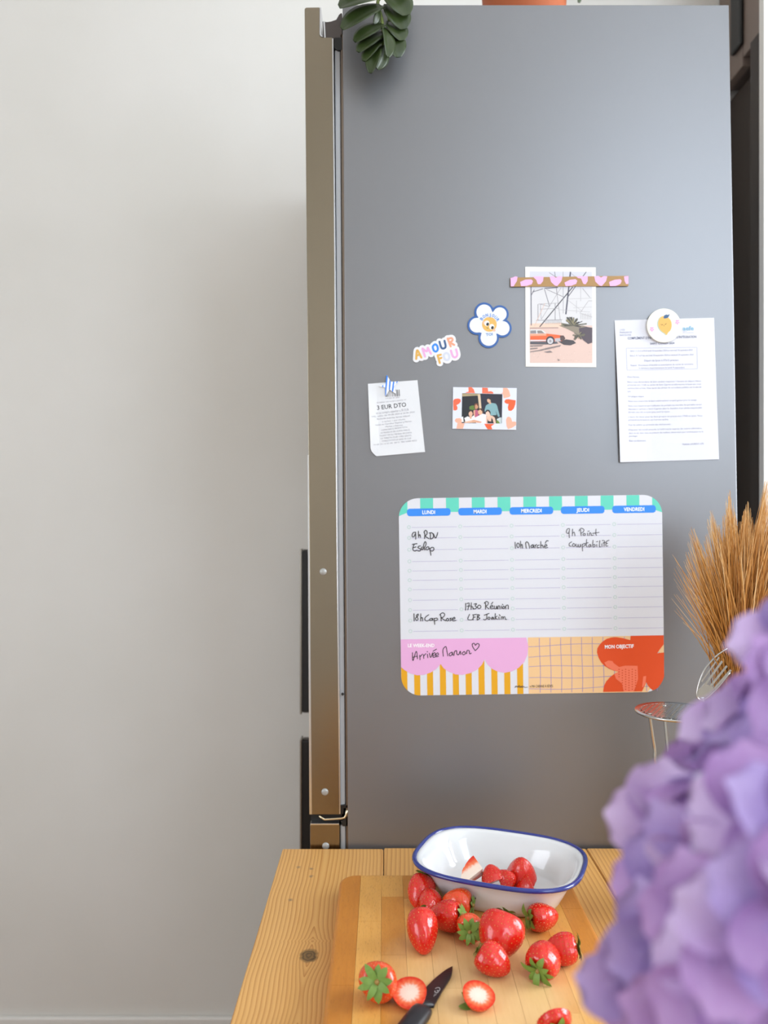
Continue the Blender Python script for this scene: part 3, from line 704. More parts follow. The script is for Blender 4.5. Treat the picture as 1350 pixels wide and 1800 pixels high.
it = [il([(270,215),(590,225),(590,740),(262,740)], '1c1e22'), il([(590,225),(978,232),(968,748),(590,745)], '1e1e30'), il([(272,218),(590,226),(592,262),(520,255),(275,270)], 'b0a078'), il([(545,228),(592,230),(612,480),(572,480)], 'd8c0a0'),
      il([(400,450),(440,430),(500,430),(505,500),(440,510),(400,495)], '5a7a30'),
      # standing figure, patterned shirt
      il([(690,430),(740,395),(790,385),(860,395),(885,430),(935,620),(905,630),(860,520),(880,610),(780,605),(700,520),(670,540),(668,505)], '7fa8ae'), il([(780,605),(890,595),(905,700),(870,745),(800,690)], '2a2624'),
      il(disc(742, 335, 32, 45, 16), 'd8b090'), il([(712,320),(725,292),(760,290),(785,320),(782,355),(768,330),(735,312)], '2a1c1a'), il([(735,365),(775,360),(785,395),(750,405)], 'd0a488'),
      # rear left figure
      il(disc(520, 440, 36, 52, 16), 'c8906c'), il([(480,470),(490,400),(520,385),(555,410),(565,470),(548,440),(520,405),(500,430),(498,490)], '6a3a26'), il([(470,520),(520,500),(560,520),(560,610),(500,640),(470,580)], 'b85a78'), il([(470,520),(500,505),(500,620),(480,620)], 'd8a284'),
      # front left
      il([(310,650),(370,620),(420,645),(480,600),(500,640),(480,690),(430,730),(330,720)], 'ecebea'), il(disc(422, 570, 36, 55, 16), 'dcae92'), il([(380,570),(395,510),(430,500),(465,530),(468,600),(455,560),(430,525),(400,545)], '2e201c'), il([(400,620),(440,620),(440,660),(410,665)], 'd8a88c'), il([(300,720),(430,690),(520,700),(520,730),(330,738)], 'e0b498'),
      # front middle
      il([(480,650),(560,610),(620,570),(700,590),(695,745),(520,740),(470,690)], 'e6e4ea'), il(disc(590, 540, 40, 55, 16), 'e0b08e'), il([(548,520),(570,482),(620,480),(650,540),(640,580),(622,530),(590,498),(560,520)], '4a3026'), il([(440,690),(480,680),(620,715),(600,738),(440,720)], 'd8a284'),
      # front right
      il([(690,640),(720,610),(800,610),(845,640),(868,745),(690,748)], 'e4bca4'), il([(715,650),(730,700),(780,710),(790,640),(810,680),(830,748),(715,748)], '262226'), il([(735,600),(775,600),(785,680),(740,700)], 'e4bca4'), il(disc(728, 570, 42, 58, 16), 'ecc8b4'), il([(680,540),(700,505),(745,505),(772,545),(768,600),(755,560),(725,525),(695,550)], '201a1c'),
      il([(880,670),(930,640),(966,640),(964,748),(900,745)], 'c8d4d4'), il([(872,690),(900,690),(940,745),(880,745)], '6a8a30'), il([(262,630),(290,625),(300,720),(262,722)], 'e6e4e0')]
prints('photo_image', it, ipp, 0.0009, 0.00001, 0.35)

# ------------------------------------------------------------------ printed letter with lemon magnet
zL = zoomf(1060, 530, 1/6.0)
le = thing('printed_letter', fp(1172, 685), 'white printed French letter held under round lemon magnet', 'letter')
LQ = [zL(p) for p in [(120,200),(1170,172),(1220,1665),(172,1697)]]
def loff(px, py):
    u, v = rel(px, py, LQ)
    return 0.0006+0.0045*max(0, 0.30-u)/.30*math.sin(PI*min(max(v*.8, 0), 1))+0.0022*max(0, v-.55)
lp = paper_grid('paper', LQ, lambda u, v: (u, v), le, mat('dadbe2', 0.6, name='office_paper'), loff)
def ll(sx, x0, y0, x1, y1, ch): a = zL((x0, y0)); b = zL((x1, y1)); return (sx, a[0], a[1], b[0], b[1], ch/6.0)
text('letter_heading', [ll("COMPLÉMENT D'INFORMATION SÉJOUR D'INTÉGRATION", 258, 402, 982, 384, 24), ll('SAINT CYPRIEN 2024', 495, 456, 750, 450, 20)], lp, 0.0003, '6a7088', 0.012, loff)
text('letter_logo', [ll('aefe', 838, 306, 955, 303, 42)], lp, 0.0003, '86b4cc', 0.03, loff)
L = [ll('LYCÉE', 175, 310, 228, 309, 16), ll('FRANÇAIS DE', 175, 337, 300, 334, 16), ll('BARCELONE', 175, 366, 292, 363, 16), ll('agence', 840, 322, 880, 321, 8), ll('pour l enseignement', 840, 335, 955, 332, 8),
     ll('Série 1, 3, 5, 6 et 8 du lundi 16 septembre 2024 au mercredi 18 septembre 2024', 282, 532, 943, 520, 16), ll('Série 2, 4, 7 et 9 du mercredi 18 septembre 2024 au vendredi 20 septembre 2024', 278, 582, 950, 568, 16), ll('Départ du lycée à 07h15 précises', 432, 634, 795, 628, 20),
     ll("Rappel : Document d'identité et autorisation de sortie du territoire", 286, 684, 948, 668, 16), ll('à remettre impérativement le lundi 9 septembre', 375, 712, 858, 704, 16),
     ll('Chers Parents,', 248, 808, 380, 806, 18), ll('Nous vous demandons de bien vouloir respecter l horaire de départ. Nous', 250, 860, 1030, 846, 16), ll('arriverons vers 11h00 au centre de Saint Cyprien et informerons le lycée que nous', 250, 892, 1030, 878, 16), ll('sommes bien arrivés. Vous aurez des photos de vos enfants publiées sur le site du', 250, 926, 1034, 910, 16), ll('lycée.', 252, 960, 288, 959, 16),
     ll('Le pique-nique', 258, 1012, 428, 1010, 18), ll('Nous vous remercions de bien vouloir prévoir un petit goûter pour le voyage.', 258, 1062, 988, 1046, 16), ll('Nous vous rappelons que l utilisation du portable est interdite, les portables seront', 258, 1112, 1040, 1094, 16), ll('déposés à l arrivée à Saint Cyprien dans la chambre d un adulte responsable', 258, 1146, 1042, 1128, 16), ll('(fermée sous clé) et remis juste avant le retour.', 258, 1178, 705, 1170, 16),
     ll('L heure de retour pour les deux groupes est prévue vers 17h00 au lycée. Nous', 258, 1228, 1045, 1212, 16), ll('préviendrons le lycée en cas d arrivée tardive.', 260, 1260, 690, 1252, 16), ll('Pour les enfants qui prennent des médicaments :', 260, 1312, 720, 1302, 16), ll('Déposer les médicaments à l infirmerie auprès de notre infirmière,', 262, 1364, 1040, 1344, 16), ll('dans un sac avec nom et prénom de l enfant, classe ainsi que l ordonnance ou la', 264, 1398, 1054, 1380, 16), ll('posologie.', 266, 1430, 360, 1428, 16), ll('Bien cordialement,', 268, 1480, 450, 1476, 18), ll('Mathilde LAURENT, CPE', 835, 1516, 1058, 1508, 18)]
text('letter_lettering', L, lp, 0.0003, '9a9cb4', 0.0, loff)
it = []
for a, b in (((240,496),(988,484)), ((988,484),(994,710)), ((994,710),(247,728)), ((247,728),(240,496))):
    n = 10; pa, pb = Vector(zL(a)), Vector(zL(b))
    for q in ribbon_quads([pa.lerp(pb, k/n) for k in range(n+1)], 0.55): it.append((q, 'b4b6cc'))
prints('box_outline', it, lp, 0.0003, 0.0, offf=loff)
lm = thing('lemon_magnet', fp(1165, 573, 0.004), 'round cream magnet printed with a sleepy yellow lemon', 'magnet')
lb = sheet('disc', disc(*zL((632, 260)), 29.7, 29.7, 56), lm, mat('e6e2d4', 0.4, name='cream_gloss'), 0.0025, 0.0022)
lem = crom([(640,160),(675,175),(705,215),(712,265),(700,310),(675,335),(658,362),(640,345),(605,322),(578,285),(568,240),(580,195),(605,168)], 4, True)
it = [([zL(p) for p in [(q[0]-9, q[1]+2) for q in lem]], 'a8c4b8'), ([zL(p) for p in lem], 'e4b25c'), ([zL(p) for p in [(625,185),(632,155),(655,145),(675,150),(690,135),(686,158),(672,180),(645,188)]], '3a5f86')]
for l in ([(598,246),(608,256),(622,248)], [(638,246),(648,250),(656,238)], [(625,262),(636,266)]):
    for q in ribbon_quads(crom([zL(p) for p in l], 4), 0.8): it.append((q, '8a6a3a'))
for cx, cy in ((505, 300), (772, 225)):
    for k in range(5):
        a = 2*PI*k/5+.3; it.append((disc(*zL((cx+14*math.cos(a), cy+17*math.sin(a))), 1.7, 1.1, 8, a), 'e59ad2'))
prints('lemon_print', it, lb, 0.0048, 0.00001)

# ------------------------------------------------------------------ pine table
TZ = 0.75; BZ = 0.775
TX0, PW = -0.148, 0.1475
KX, KY = -0.083, 0.9046          # knot in the first plank
def pine(name, knot=False, seed=0.0, tone=0):
    m, t = newmat(name, 0.42)
    p = t.pos(); x, y, z = t.sep(p)
    warp = t.sub(t.noise(t.mapping(p, (7, 1.1, 7), (seed, seed*2, 0)), 1.0, 1), 0.5)
    fine = t.noise(t.mapping(p, (900, 14, 900), (seed, 0, 0)), 1.0, 3)
    if knot:
        dy = t.sub(y, KY)
        wob = t.mul(t.sub(t.noise(t.mapping(p, (0, 9, 0)), 1.0, 1), 0.5), 0.008)
        xs = t.add(t.sub(x, KX), wob)
        u = t.math('SQRT', t.add(t.mul(xs, xs), 0.0000015))
        g = t.math('EXPONENT', t.mul(t.mul(dy, dy), -1/(0.045**2)))
        e = t.math('EXPONENT', t.mul(u, -1/0.022))
        # growth lines pushed outward around the knot, closing above it
        fld = t.sub(u, t.mul(t.mul(g, e), 0.018))
        up = t.math('MAXIMUM', t.sub(y, 0.944), 0.0)
        dn = t.math('MAXIMUM', t.sub(0.875, y), 0.0)
        nar = t.math('EXPONENT', t.mul(u, -1/0.02))
        fld = t.add(fld, t.mul(nar, t.mul(t.math('MINIMUM', t.mul(t.math('ABSOLUTE', t.sub(y, 0.936)), 0.9), 0.004), 1.0)))
        fld = t.sub(fld, t.mul(nar, t.mul(dn, 0.11)))
        fld = t.add(fld, t.mul(warp, 0.014))
    else:
        fld = t.add(t.sub(x, TX0), t.mul(warp, 0.03))
        fld = t.add(fld, t.mul(y, 0.02*math.sin(seed*7)))
    fld2 = t.add(fld, t.mul(t.noise(t.mapping(p, (60, 1.5, 60)), 1.0, 2), 0.004))
    # growth ring line profile: slow pale rise, sharp dark edge
    per = 0.0050 if knot else 0.0062
    fr_ = t.math('FRACT', t.math('DIVIDE', fld2, per))
    ln = t.math('POWER', fr_, 2.6)
    wide = t.noise(t.mapping(p, (26, 1.2, 26), (seed*3, 0, 0)), 1.0, 2)
    light, dark = [('e6b672', 'b06a24'), ('dcaa66', 'a8682e'), ('e0ac60', 'ac6826')][tone]
    base = t.mix(wide, 'e0aa60', light)
    amp = t.add(0.35, t.mul(t.noise(t.mapping(p, (45, 2.0, 45), (seed, 3, 0)), 1.0, 2), 0.9))
    c = t.mix(t.mul(ln, amp), base, dark)
    c = t.mix(t.mul(fine, 0.16), c, 'a86c30')
    if knot:
        dy2 = t.mul(t.sub(y, KY), 0.75); dx2 = t.sub(x, KX)
        d = t.math('SQRT', t.add(t.mul(dx2, dx2), t.mul(dy2, dy2)))
        d = t.add(d, t.mul(t.sub(t.noise(p, 140, 2), .5), 0.006))
        c = t.mix(t.ramp(d, [(0.0, '000000'), (0.0095, '000000'), (0.0115, 'ffffff')]), t.ramp(t.math('FRACT', t.mul(d, 300)), [(0, '5e4426'), (0.5, '8a6a3c'), (1, '4e3820')]), c)
        for (kx, ky, kr) in ((-0.098, 1.102, .0035), (-0.100, 1.125, .0022), (-.118, 1.13, .0018), (-.118, 1.035, .002)):
            ddx = t.sub(x, kx); ddy = t.mul(t.sub(y, ky), .8)
            d = t.math('SQRT', t.add(t.mul(ddx, ddx), t.mul(ddy, ddy)))
            d = t.add(d, t.mul(t.sub(t.noise(p, 300, 2), .5), 0.004))
            c = t.mix(t.ramp(d, [(0.0, 'ffffff'), (kr*.6, 'ffffff'), (kr, '000000')]), c, '8a6f52')
    t.link(c, t.b.inputs['Base Color'])
    t.bump(t.sub(1.0, ln), 0.12, 0.0008)
    return m
tb = thing('kitchen_table', (0.3, 0.7, 0), 'pine plank kitchen table with knots in front of refrigerator', 'table')
Y0T, Y1T = 0.12, 1.192
for k in range(6):
    x0 = TX0+PW*k
    m = pine('pine_plank_%d' % k, k == 0, 1.3*k+.4, [0, 1, 2, 1, 0, 2][k])
    yo = [0, 0.003, 0.001, 0.002, 0, 0.002][k]
    bm = bmesh.new(); box(bm, x0+0.0004, x0+PW-0.0006, Y0T, Y1T+yo, TZ-0.032, TZ)
    bmesh.ops.bevel(bm, geom=[e for e in bm.edges], offset=0.0012, segments=2, affect='EDGES')
    if k == 0:
        pass
    bm_obj('plank', bm, m, tb)
m_leg = pine('pine_leg', False, 9.1, 1)
for lx in (TX0+0.03, TX0+6*PW-0.10):
    for ly in (Y0T+0.03, Y1T-0.10): bm_obj('leg', bbox(lx, lx+.07, ly, ly+.07, 0, TZ-.032, .003), m_leg, tb)
for (a, b, c_, d_) in ((TX0+.1, TX0+6*PW-.1, Y0T+.045, Y0T+.07), (TX0+.1, TX0+6*PW-.1, Y1T-.07, Y1T-.045), (TX0+.045, TX0+.07, Y0T+.1, Y1T-.1), (TX0+6*PW-.07, TX0+6*PW-.045, Y0T+.1, Y1T-.1)):
    bm_obj('apron', bbox(a, b, c_, d_, TZ-.12, TZ-.032, .001), m_leg, tb)

# ------------------------------------------------------------------ cutting board of glued blocks
def beech(name, tone, seed):
    m, t = newmat(name, 0.45)
    p = t.pos(); x, y, z = t.sep(p)
    g = t.noise(t.mapping(p, (320, 30, 320), (seed, seed, 0)), 1.0, 4)
    fl_ = t.noise(t.mapping(p, (900, 160, 900), (seed, 0, 0)), 1.0, 2)
    a, b = tone
    c = t.mix(g, a, b)
    c = t.mix(t.ramp(fl_, [(0.55, '000000'), (0.75, (0.35, .35, .35, 1))]), c, '9a5c24')
    # pale worn centre of the board: real wear with its own outline
    dx = t.math('DIVIDE', t.sub(x, 0.10), 0.115); dy = t.math('DIVIDE', t.sub(y, 0.80), 0.17)
    d = t.math('SQRT', t.add(t.mul(dx, dx), t.mul(dy, dy)))
    d = t.add(d, t.mul(t.sub(t.noise(p, 9, 3), .5), 0.6))
    wear = t.ramp(d, [(0.45, (0.8, .8, .8, 1)), (1.15, (0, 0, 0, 1))])
    c = t.mix(wear, c, t.mix(g, 'e6c48e', 'dcb47c'))
    t.link(c, t.b.inputs['Base Color'])
    t.bump(g, 0.06, 0.0006)
    return m
TON = [('d08a38', 'bc7322'), ('e0a24c', 'd08e36'), ('d69440', 'c6802c'), ('e4ac5c', 'd69844'), ('cc8632', 'b87022')]
bms = [beech('beech_%d' % i, TON[i], i*3.7) for i in range(5)]
cb = thing('cutting_board', (0.09, 0.85, TZ), 'rounded beech cutting board of glued blocks under the strawberries', 'cutting board')
BX0, BX1, BY0, BY1 = -0.056, 0.2355, 0.62, 1.052
NS = 11; SW = (BX1-BX0)/NS
rb = random.Random(11)
RCB = 0.022
bcuts = {0: [.805], 1: [.74, .93], 2: [.86, .99], 3: [.70, .985], 4: [.80, .94], 5: [.88], 6: [.72, .97], 7: [.83], 8: [.76, .95], 9: [.90, .71], 10: [.82, .96]}
bto = {0: [0, 4], 10: [0, 2, 4]}
for i in range(NS):
    ys = [BY0]+sorted(bcuts[i])+[BY1]
    for j in range(len(ys)-1):
        x0, x1 = BX0+SW*i+0.00012, BX0+SW*(i+1)-0.00012
        y0, y1 = ys[j]+0.00012, ys[j+1]-0.00012
        # plan outline with the board's rounded corners, rings following the rounded top edge
        NX = 20 if i in (0, NS-1) else 6
        RE = 0.005
        levels = [(0.0015, TZ+0.0003), (0.0, TZ+0.002), (0.0, BZ-RE)]+[(RE*(1-math.cos(PI/2*k/4)), BZ-RE+RE*math.sin(PI/2*k/4)) for k in range(1, 5)]
        bm = bmesh.new(); rings = []
        for ins, zz in levels:
            X0, X1, r = BX0+ins, BX1-ins, RCB-ins
            xa, xb = max(x0, X0), min(x1, X1)
            ring = []
            def ylim(x):
                d = max(X0+r-x, x-(X1-r), 0)
                return r-math.sqrt(max(r*r-d*d, 0))
            xs = [xa+(xb-xa)*(k/NX)**(2.2 if i == 0 else 1) if i != NS-1 else xb-(xb-xa)*((NX-k)/NX)**2.2 for k in range(NX+1)]
            for x in xs: ring.append((x, max(y0, BY0+ins+ylim(x))))
            for x in xs[::-1]: ring.append((x, min(y1, BY1-ins-ylim(x))))
            rings.append([bm.verts.new((p[0], p[1], zz)) for p in ring])
        n = len(rings[0])
        bm.faces.new(rings[0][::-1]); bm.faces.new(rings[-1])
        for ra, rb_ in zip(rings, rings[1:]):
            for k in range(n): bm.faces.new((ra[k], ra[(k+1) % n], rb_[(k+1) % n], rb_[k]))
        bmesh.ops.remove_doubles(bm, verts=bm.verts, dist=1e-6)
        ti = rb.choice([1, 2, 3, 1, 3]) if i not in (0, 10) else rb.choice([0, 4])
        bm_obj('block', bm, bms[ti], cb)

# ------------------------------------------------------------------ enamel dish
m_en = mat('e0e1e0', 0.12, name='white_enamel', Coat_Weight=0.5)
m_blue = mat('23307e', 0.15, name='blue_enamel', Coat_Weight=0.5)
DC = Vector((0.1415, 1.003, BZ)); DR = -math.radians(21.5)
di = thing('enamel_dish', DC, 'white enamel pie dish with dark blue rim holding cut strawberries', 'dish')
def sup(a, b, ex, n=72):
    out = []
    for k in range(n):
        th_ = 2*PI*k/n; c_, s_ = math.cos(th_), math.sin(th_)
        r = (abs(c_/a)**ex+abs(s_/b)**ex)**(-1/ex); x, y = r*c_, r*s_
        out.append((x*math.cos(DR)-y*math.sin(DR), x*math.sin(DR)+y*math.cos(DR)))
    return out
HD = 0.043
prof = [(0.0, 0.0012, 2.6), (0.55, 0.0012, 2.6), (0.66, 0.0014, 2.7), (0.70, 0.003, 2.8), (0.74, 0.010, 2.9), (0.82, 0.026, 3.0), (0.875, HD-.003, 3.0), (0.91, HD-.0008, 3.0), (0.955, HD, 3.0)]
A_, B_ = 0.1035, 0.0835
bm = bmesh.new(); rings = []
def add_ring(f, z, ex, dlt=0.0):
    return [bm.verts.new((DC.x+p[0], DC.y+p[1], DC.z+z)) for p in sup(max(A_*f+dlt, .001) - (1-f)*0.012*0, max(B_*f+dlt, .001), ex)]
for f, z, ex in prof: rings.append(add_ring(max(f, .02), z+0.0010, ex))
for f, z, ex in prof[::-1]: rings.append(add_ring(max(f, .02), z-0.0010 if z > .002 else 0.0002, ex, 0.0012))
for a, b in zip(rings, rings[1:]):
    n = len(a)
    for k in range(n): bm.faces.new((a[k], a[(k+1) % n], b[(k+1) % n], b[k]))
bm.faces.new(rings[0]); bm.faces.new(rings[-1][::-1])
bmesh.ops.recalc_face_normals(bm, faces=bm.faces[:])
bm_obj('bowl', bm, m_en, di, True)
bm = bmesh.new(); rp = sup(A_*.972, B_*.972, 3.0, 96); rr = 0.0030
n = len(rp); rings = []
for k in range(n):
    p = Vector((rp[k][0], rp[k][1], 0)); t_ = (Vector((*rp[(k+1) % n], 0))-Vector((*rp[k-1], 0))).normalized(); nn = Vector((t_.y, -t_.x, 0))
    rings.append([bm.verts.new(DC+p+nn*rr*math.cos(a)+Vector((0, 0, HD+rr*0.9*math.sin(a)))) for a in [2*PI*j/12 for j in range(12)]])
for k in range(n):
    a, b = rings[k], rings[(k+1) % n]
    for j in range(12): bm.faces.new((a[j], a[(j+1) % 12], b[(j+1) % 12], b[j]))
bmesh.ops.recalc_face_normals(bm, faces=bm.faces[:])
bm_obj('rim', bm, m_blue, di, True)

# ------------------------------------------------------------------ strawberries
m_red, t = newmat('strawberry_skin', 0.22, Coat_Weight=0.4, Subsurface_Weight=0.0)
z_ = t.sep(t.obj())[2]
n_ = t.noise(t.obj(), 60, 2)
c = t.mix(n_, 'c4140c', 'de2a18')
t.link(c, t.b.inputs['Base Color'])
m_red2, t = newmat('strawberry_skin_pale', 0.22, Coat_Weight=0.4)
t.link(t.mix(t.noise(t.obj(), 50, 2), 'dc3414', 'e85c26'), t.b.inputs['Base Color'])
m_seed = mat('d89444', 0.3, name='strawberry_seed')
m_sep, t = newmat('strawberry_leaf', 0.5)
t.link(t.mix(t.noise(t.obj(), 120, 2), '4e7820', '8ca850'), t.b.inputs['Base Color'])
m_stub = mat('9a7a3c', 0.6, name='strawberry_stub')
def flesh(R):
    m, t = newmat('flesh_%d' % int(R*1e5), 0.25)
    x, y, z = t.sep(t.obj())
    d = t.math('SQRT', t.add(t.mul(x, x), t.mul(y, y)))
    ang = t.math('ARCTAN2', y, x)
    st_ = t.mul(t.math('SINE', t.add(t.mul(ang, 17), t.mul(t.noise(t.obj(), 180, 1), 6))), 0.03)
    d = t.add(t.math('DIVIDE', d, R), t.add(st_, t.mul(t.sub(t.noise(t.obj(), 250, 2), .5), 0.25)))
    t.link(t.ramp(d, [(0.0, 'eeddcc'), (0.42, 'efd4c2'), (0.62, 'ea7a50'), (0.85, 'e04422'), (1.0, 'd02a16')]), t.b.inputs['Base Color'])
    return m
PROF = [(0.0, .90), (0.22, .93), (.5, .955), (.76, .92), (.93, .80), (1.0, .64), (.95, .47), (.80, .30), (.58, .15), (.32, .045), (.12, .006), (0.0, 0.0)]
def berry_bm(R, H, seed, wob=0.05):
    """axis +z towards the calyx, origin at centre"""
    pr = crom([Vector((a, b)) for a, b in PROF], 4); seg = 44; rd = random.Random(seed)
    ph_ = [rd.uniform(0, 6.28) for _ in range(4)]
    def surf(th_, s_):
        i = min(int(s_*(len(pr)-1)), len(pr)-2); f = s_*(len(pr)-1)-i
        p = pr[i].lerp(pr[i+1], f)
        k = 1+wob*math.sin(2*th_+ph_[0])+wob*.6*math.sin(3*th_+ph_[1]+p.y*3)
        sk = 0.10*R*(1-p.y)**1.5
        return Vector((max(p.x, 0.0)*R*k*math.cos(th_)+sk*math.cos(ph_[2]), max(p.x, 0)*R*k*math.sin(th_)+sk*math.sin(ph_[2]), (p.y-.5)*H))
    # seed places, roughly even
    seeds = []
    acc = 0; prev = surf(0, 0.12); s_ = 0.16; row = 0
    L = sum((pr[i+1]-pr[i]).length for i in range(len(pr)-1))
    while s_ < 0.93:
        i = int(s_*(len(pr)-1)); r = pr[i].x*R
        nn = max(3, int(2*PI*r/0.0046))
        for k in range(nn): seeds.append(((2*PI*(k+(row % 2)*.5)/nn)+rd.uniform(-.06, .06), s_+rd.uniform(-.006, .006)))
        s_ += 0.0042/ (L*(R+H)/2)*1.0; row += 1
    sp = [surf(*q) for q in seeds]
    from mathutils import kdtree
    kd = kdtree.KDTree(len(sp))
    for i, p in enumerate(sp): kd.insert(p, i)
    kd.balance()
    bm = bmesh.new(); NR = 42; rings = []
    for j in range(1, NR):
        s_ = j/NR; ring = []
        for k in range(seg):
            p = surf(2*PI*k/seg, s_); d = kd.find(p)[2]
            c0 = Vector((0, 0, p.z)); dirv = (p-c0)
            if dirv.length > 1e-6: p = p - dirv.normalized()*0.0011*math.exp(-(d/0.0012)**2)
            ring.append(bm.verts.new(p))
        rings.append(ring)
    for a, b in zip(rings, rings[1:]):
        for k in range(seg): bm.faces.new((a[k], b[k], b[(k+1) % seg], a[(k+1) % seg]))
    for ring, s_ in ((rings[0], 0.0), (rings[-1], 1.0)):
        v = bm.verts.new(surf(0, s_))
        for k in range(seg): bm.faces.new((ring[k], v, ring[(k+1) % seg]))
    bmesh.ops.recalc_face_normals(bm, faces=bm.faces[:])
    return bm, surf, seeds
def berry_seeds(parent, surf, seeds, keep=None):
    V, Fc = [], []
    for (th_, s_) in seeds:
        p = surf(th_, s_)
        if keep and not keep(p): continue
        tu = (surf(th_+.05, s_)-p); tv = (surf(th_, min(s_+.02, 1))-p)
        if tu.length < 1e-7 or tv.length < 1e-7: continue
        tu.normalize(); tv.normalize(); n = tu.cross(tv)
        if n.dot(Vector((p.x, p.y, 0))) < 0: n = -n
        b = len(V); a_, l_, h_ = 0.0005, 0.0009, 0.00045
        base = p - n*0.0006
        V += [base+tu*a_, base+tv*l_, base-tu*a_, base-tv*l_, base+n*h_*1.2, base-n*h_]
        Fc += [(b, b+1, b+4), (b+1, b+2, b+4), (b+2, b+3, b+4), (b+3, b, b+4)]
    o = me_obj('seeds', V, Fc, m_seed, parent, local=True); o['kind'] = 'stuff'
def sepal_mesh(L, W, lift, seed):
    rd = random.Random(seed); N = 6; V = []; Fc = []
    for i in range(N+1):
        t_ = i/N; wd = W*(math.sin(PI*min(t_*.86+.10, 1))**.75)*(1 if t_ < 1 else .1)
        x = L*t_; z = lift*math.sin(t_*PI*.6)+ (-.42*L*max(0, t_-.45)**2*1.2)
        for j in (-1, 0, 1): V.append((x, j*wd/2, z+(0.0010 if j else 0)*t_+0.0004))
    for i in range(N):
        for j in range(2): a = i*3+j; Fc.append((a, a+1, a+4, a+3))
    me = bpy.data.meshes.new('sepal'); me.from_pydata(V, [], Fc); me.materials.append(m_sep)
    for p in me.polygons: p.use_smooth = True
    return me
SEPM = [sepal_mesh(1.0, 0.46, 0.12, 1), sepal_mesh(1.0, 0.38, 0.24, 2), sepal_mesh(1.0, 0.50, 0.06, 3)]
for i, me_ in enumerate(SEPM):
    pass
def calyx(parent, R, H, seed, n=10, frac=0.85, under=False):
    rd = random.Random(seed)
    bm = bmesh.new(); lathe(bm, [(R*.20, -.0006), (R*.22, .0008), (R*.12, .0016), (R*.09, .0034), (R*.05, .0036)], 12)
    ztop = 0.462*H
    ca = bm_obj('calyx', bm, m_stub, parent, True, local=True); ca.location = (0, 0, ztop)
    for k in range(n):
        o = bpy.data.objects.new('sepal', rd.choice(SEPM)); link(o, ca)
        s_ = R*frac*rd.uniform(.85, 1.15)
        o.scale = (s_, s_, s_); o.rotation_euler = (rd.uniform(-.25, .25), rd.uniform(-.22, .06), 2*PI*(k+rd.uniform(-.2, .2))/n); o.location = (0, 0, 0.0005)
    return ca
def place(root, px, py, axis, spin, zbase, bodies):
    """orient with the calyx axis, rest on zbase, centre at pixel"""
    ax = Vector(axis).normalized(); q = Vector((0, 0, 1)).rotation_difference(ax) @ Quaternion((0, 0, 1), spin)
    root.rotation_mode = 'QUATERNION'; root.rotation_quaternion = q
    mn = min((q @ v.co).z for b in bodies for v in b.data.vertices)
    zc = zbase-mn
    root.location = ground(px, py, zc)
    return root
def strawberry(px, py, wpx, hpx, axis, label, seed, m=None, spin=0.0, cal=True, nsep=9, frac=0.78, name='strawberry', group='whole strawberries on the cutting board'):
    mm = (CAMZ-BZ-.015)*F/(py-900)/F
    R, H = wpx*mm/2*1.04, hpx*mm*1.06
    root = thing(name, (0, 0, 0), label, 'strawberry', group)
    bm, surf, seeds = berry_bm(R, H, seed)
    body = bm_obj('fruit', bm, m or m_red, root, True, local=True)
    berry_seeds(body, surf, seeds)
    if cal: calyx(root, R, H, seed+50, nsep, frac)
    place(root, px, py, axis, spin, BZ, [body])
    return root
strawberry(739, 1568, 46, 56, (0.25, 0.6, 0.55), 'strawberry at far left of pile with dark leaves behind it', 1, frac=.9)
strawberry(756, 1588, 42, 48, (0.2, 0.9, -.1), 'smooth strawberry with hidden leaves in second row of pile', 2)
strawberry(804, 1589, 49, 52, (0.85, -.25, .05), 'strawberry right against front of enamel dish in pile', 3, m_red2, nsep=8)
strawberry(783, 1612, 52, 62, (0.8, -.35, .30), 'plump strawberry in middle of pile with leaves to the right', 4)
strawberry(826, 1628, 46, 52, (-0.12, -.9, .12), 'orange strawberry with big leaf crown facing camera', 5, m_red2, nsep=10, frac=1.0)
strawberry(744, 1637, 56, 72, (-0.12, .75, .62), 'heart shaped strawberry pointing its seeded tip at the camera', 6, nsep=7, frac=.6)
strawberry(879, 1645, 74, 76, (0.35, .55, .72), 'largest strawberry, standing right of the pile', 7, nsep=8, frac=.55)
strawberry(867, 1690, 52, 60, (-0.75, .35, .42), 'small strawberry leaning in front of the largest one', 8, nsep=8, frac=.7)
strawberry(955, 1613, 48, 54, (-0.9, -.25, .10), 'strawberry alone beneath right end of dish, leaves facing left', 9, nsep=9, frac=.95)
strawberry(985, 1668, 50, 58, (0.95, -.05, .10), 'rightmost strawberry with leaves at right board edge', 11, nsep=9, frac=.9)
strawberry(957, 1683, 56, 66, (-0.45, -.75, -.20), 'strawberry with wide green leaves turned down at front right', 10, nsep=9, frac=1.0)
strawberry(666, 1724, 64, 64, (-0.10, -.86, .42), 'strawberry with starry leaf crown near left board edge', 12, m_red2, nsep=9, frac=.92)

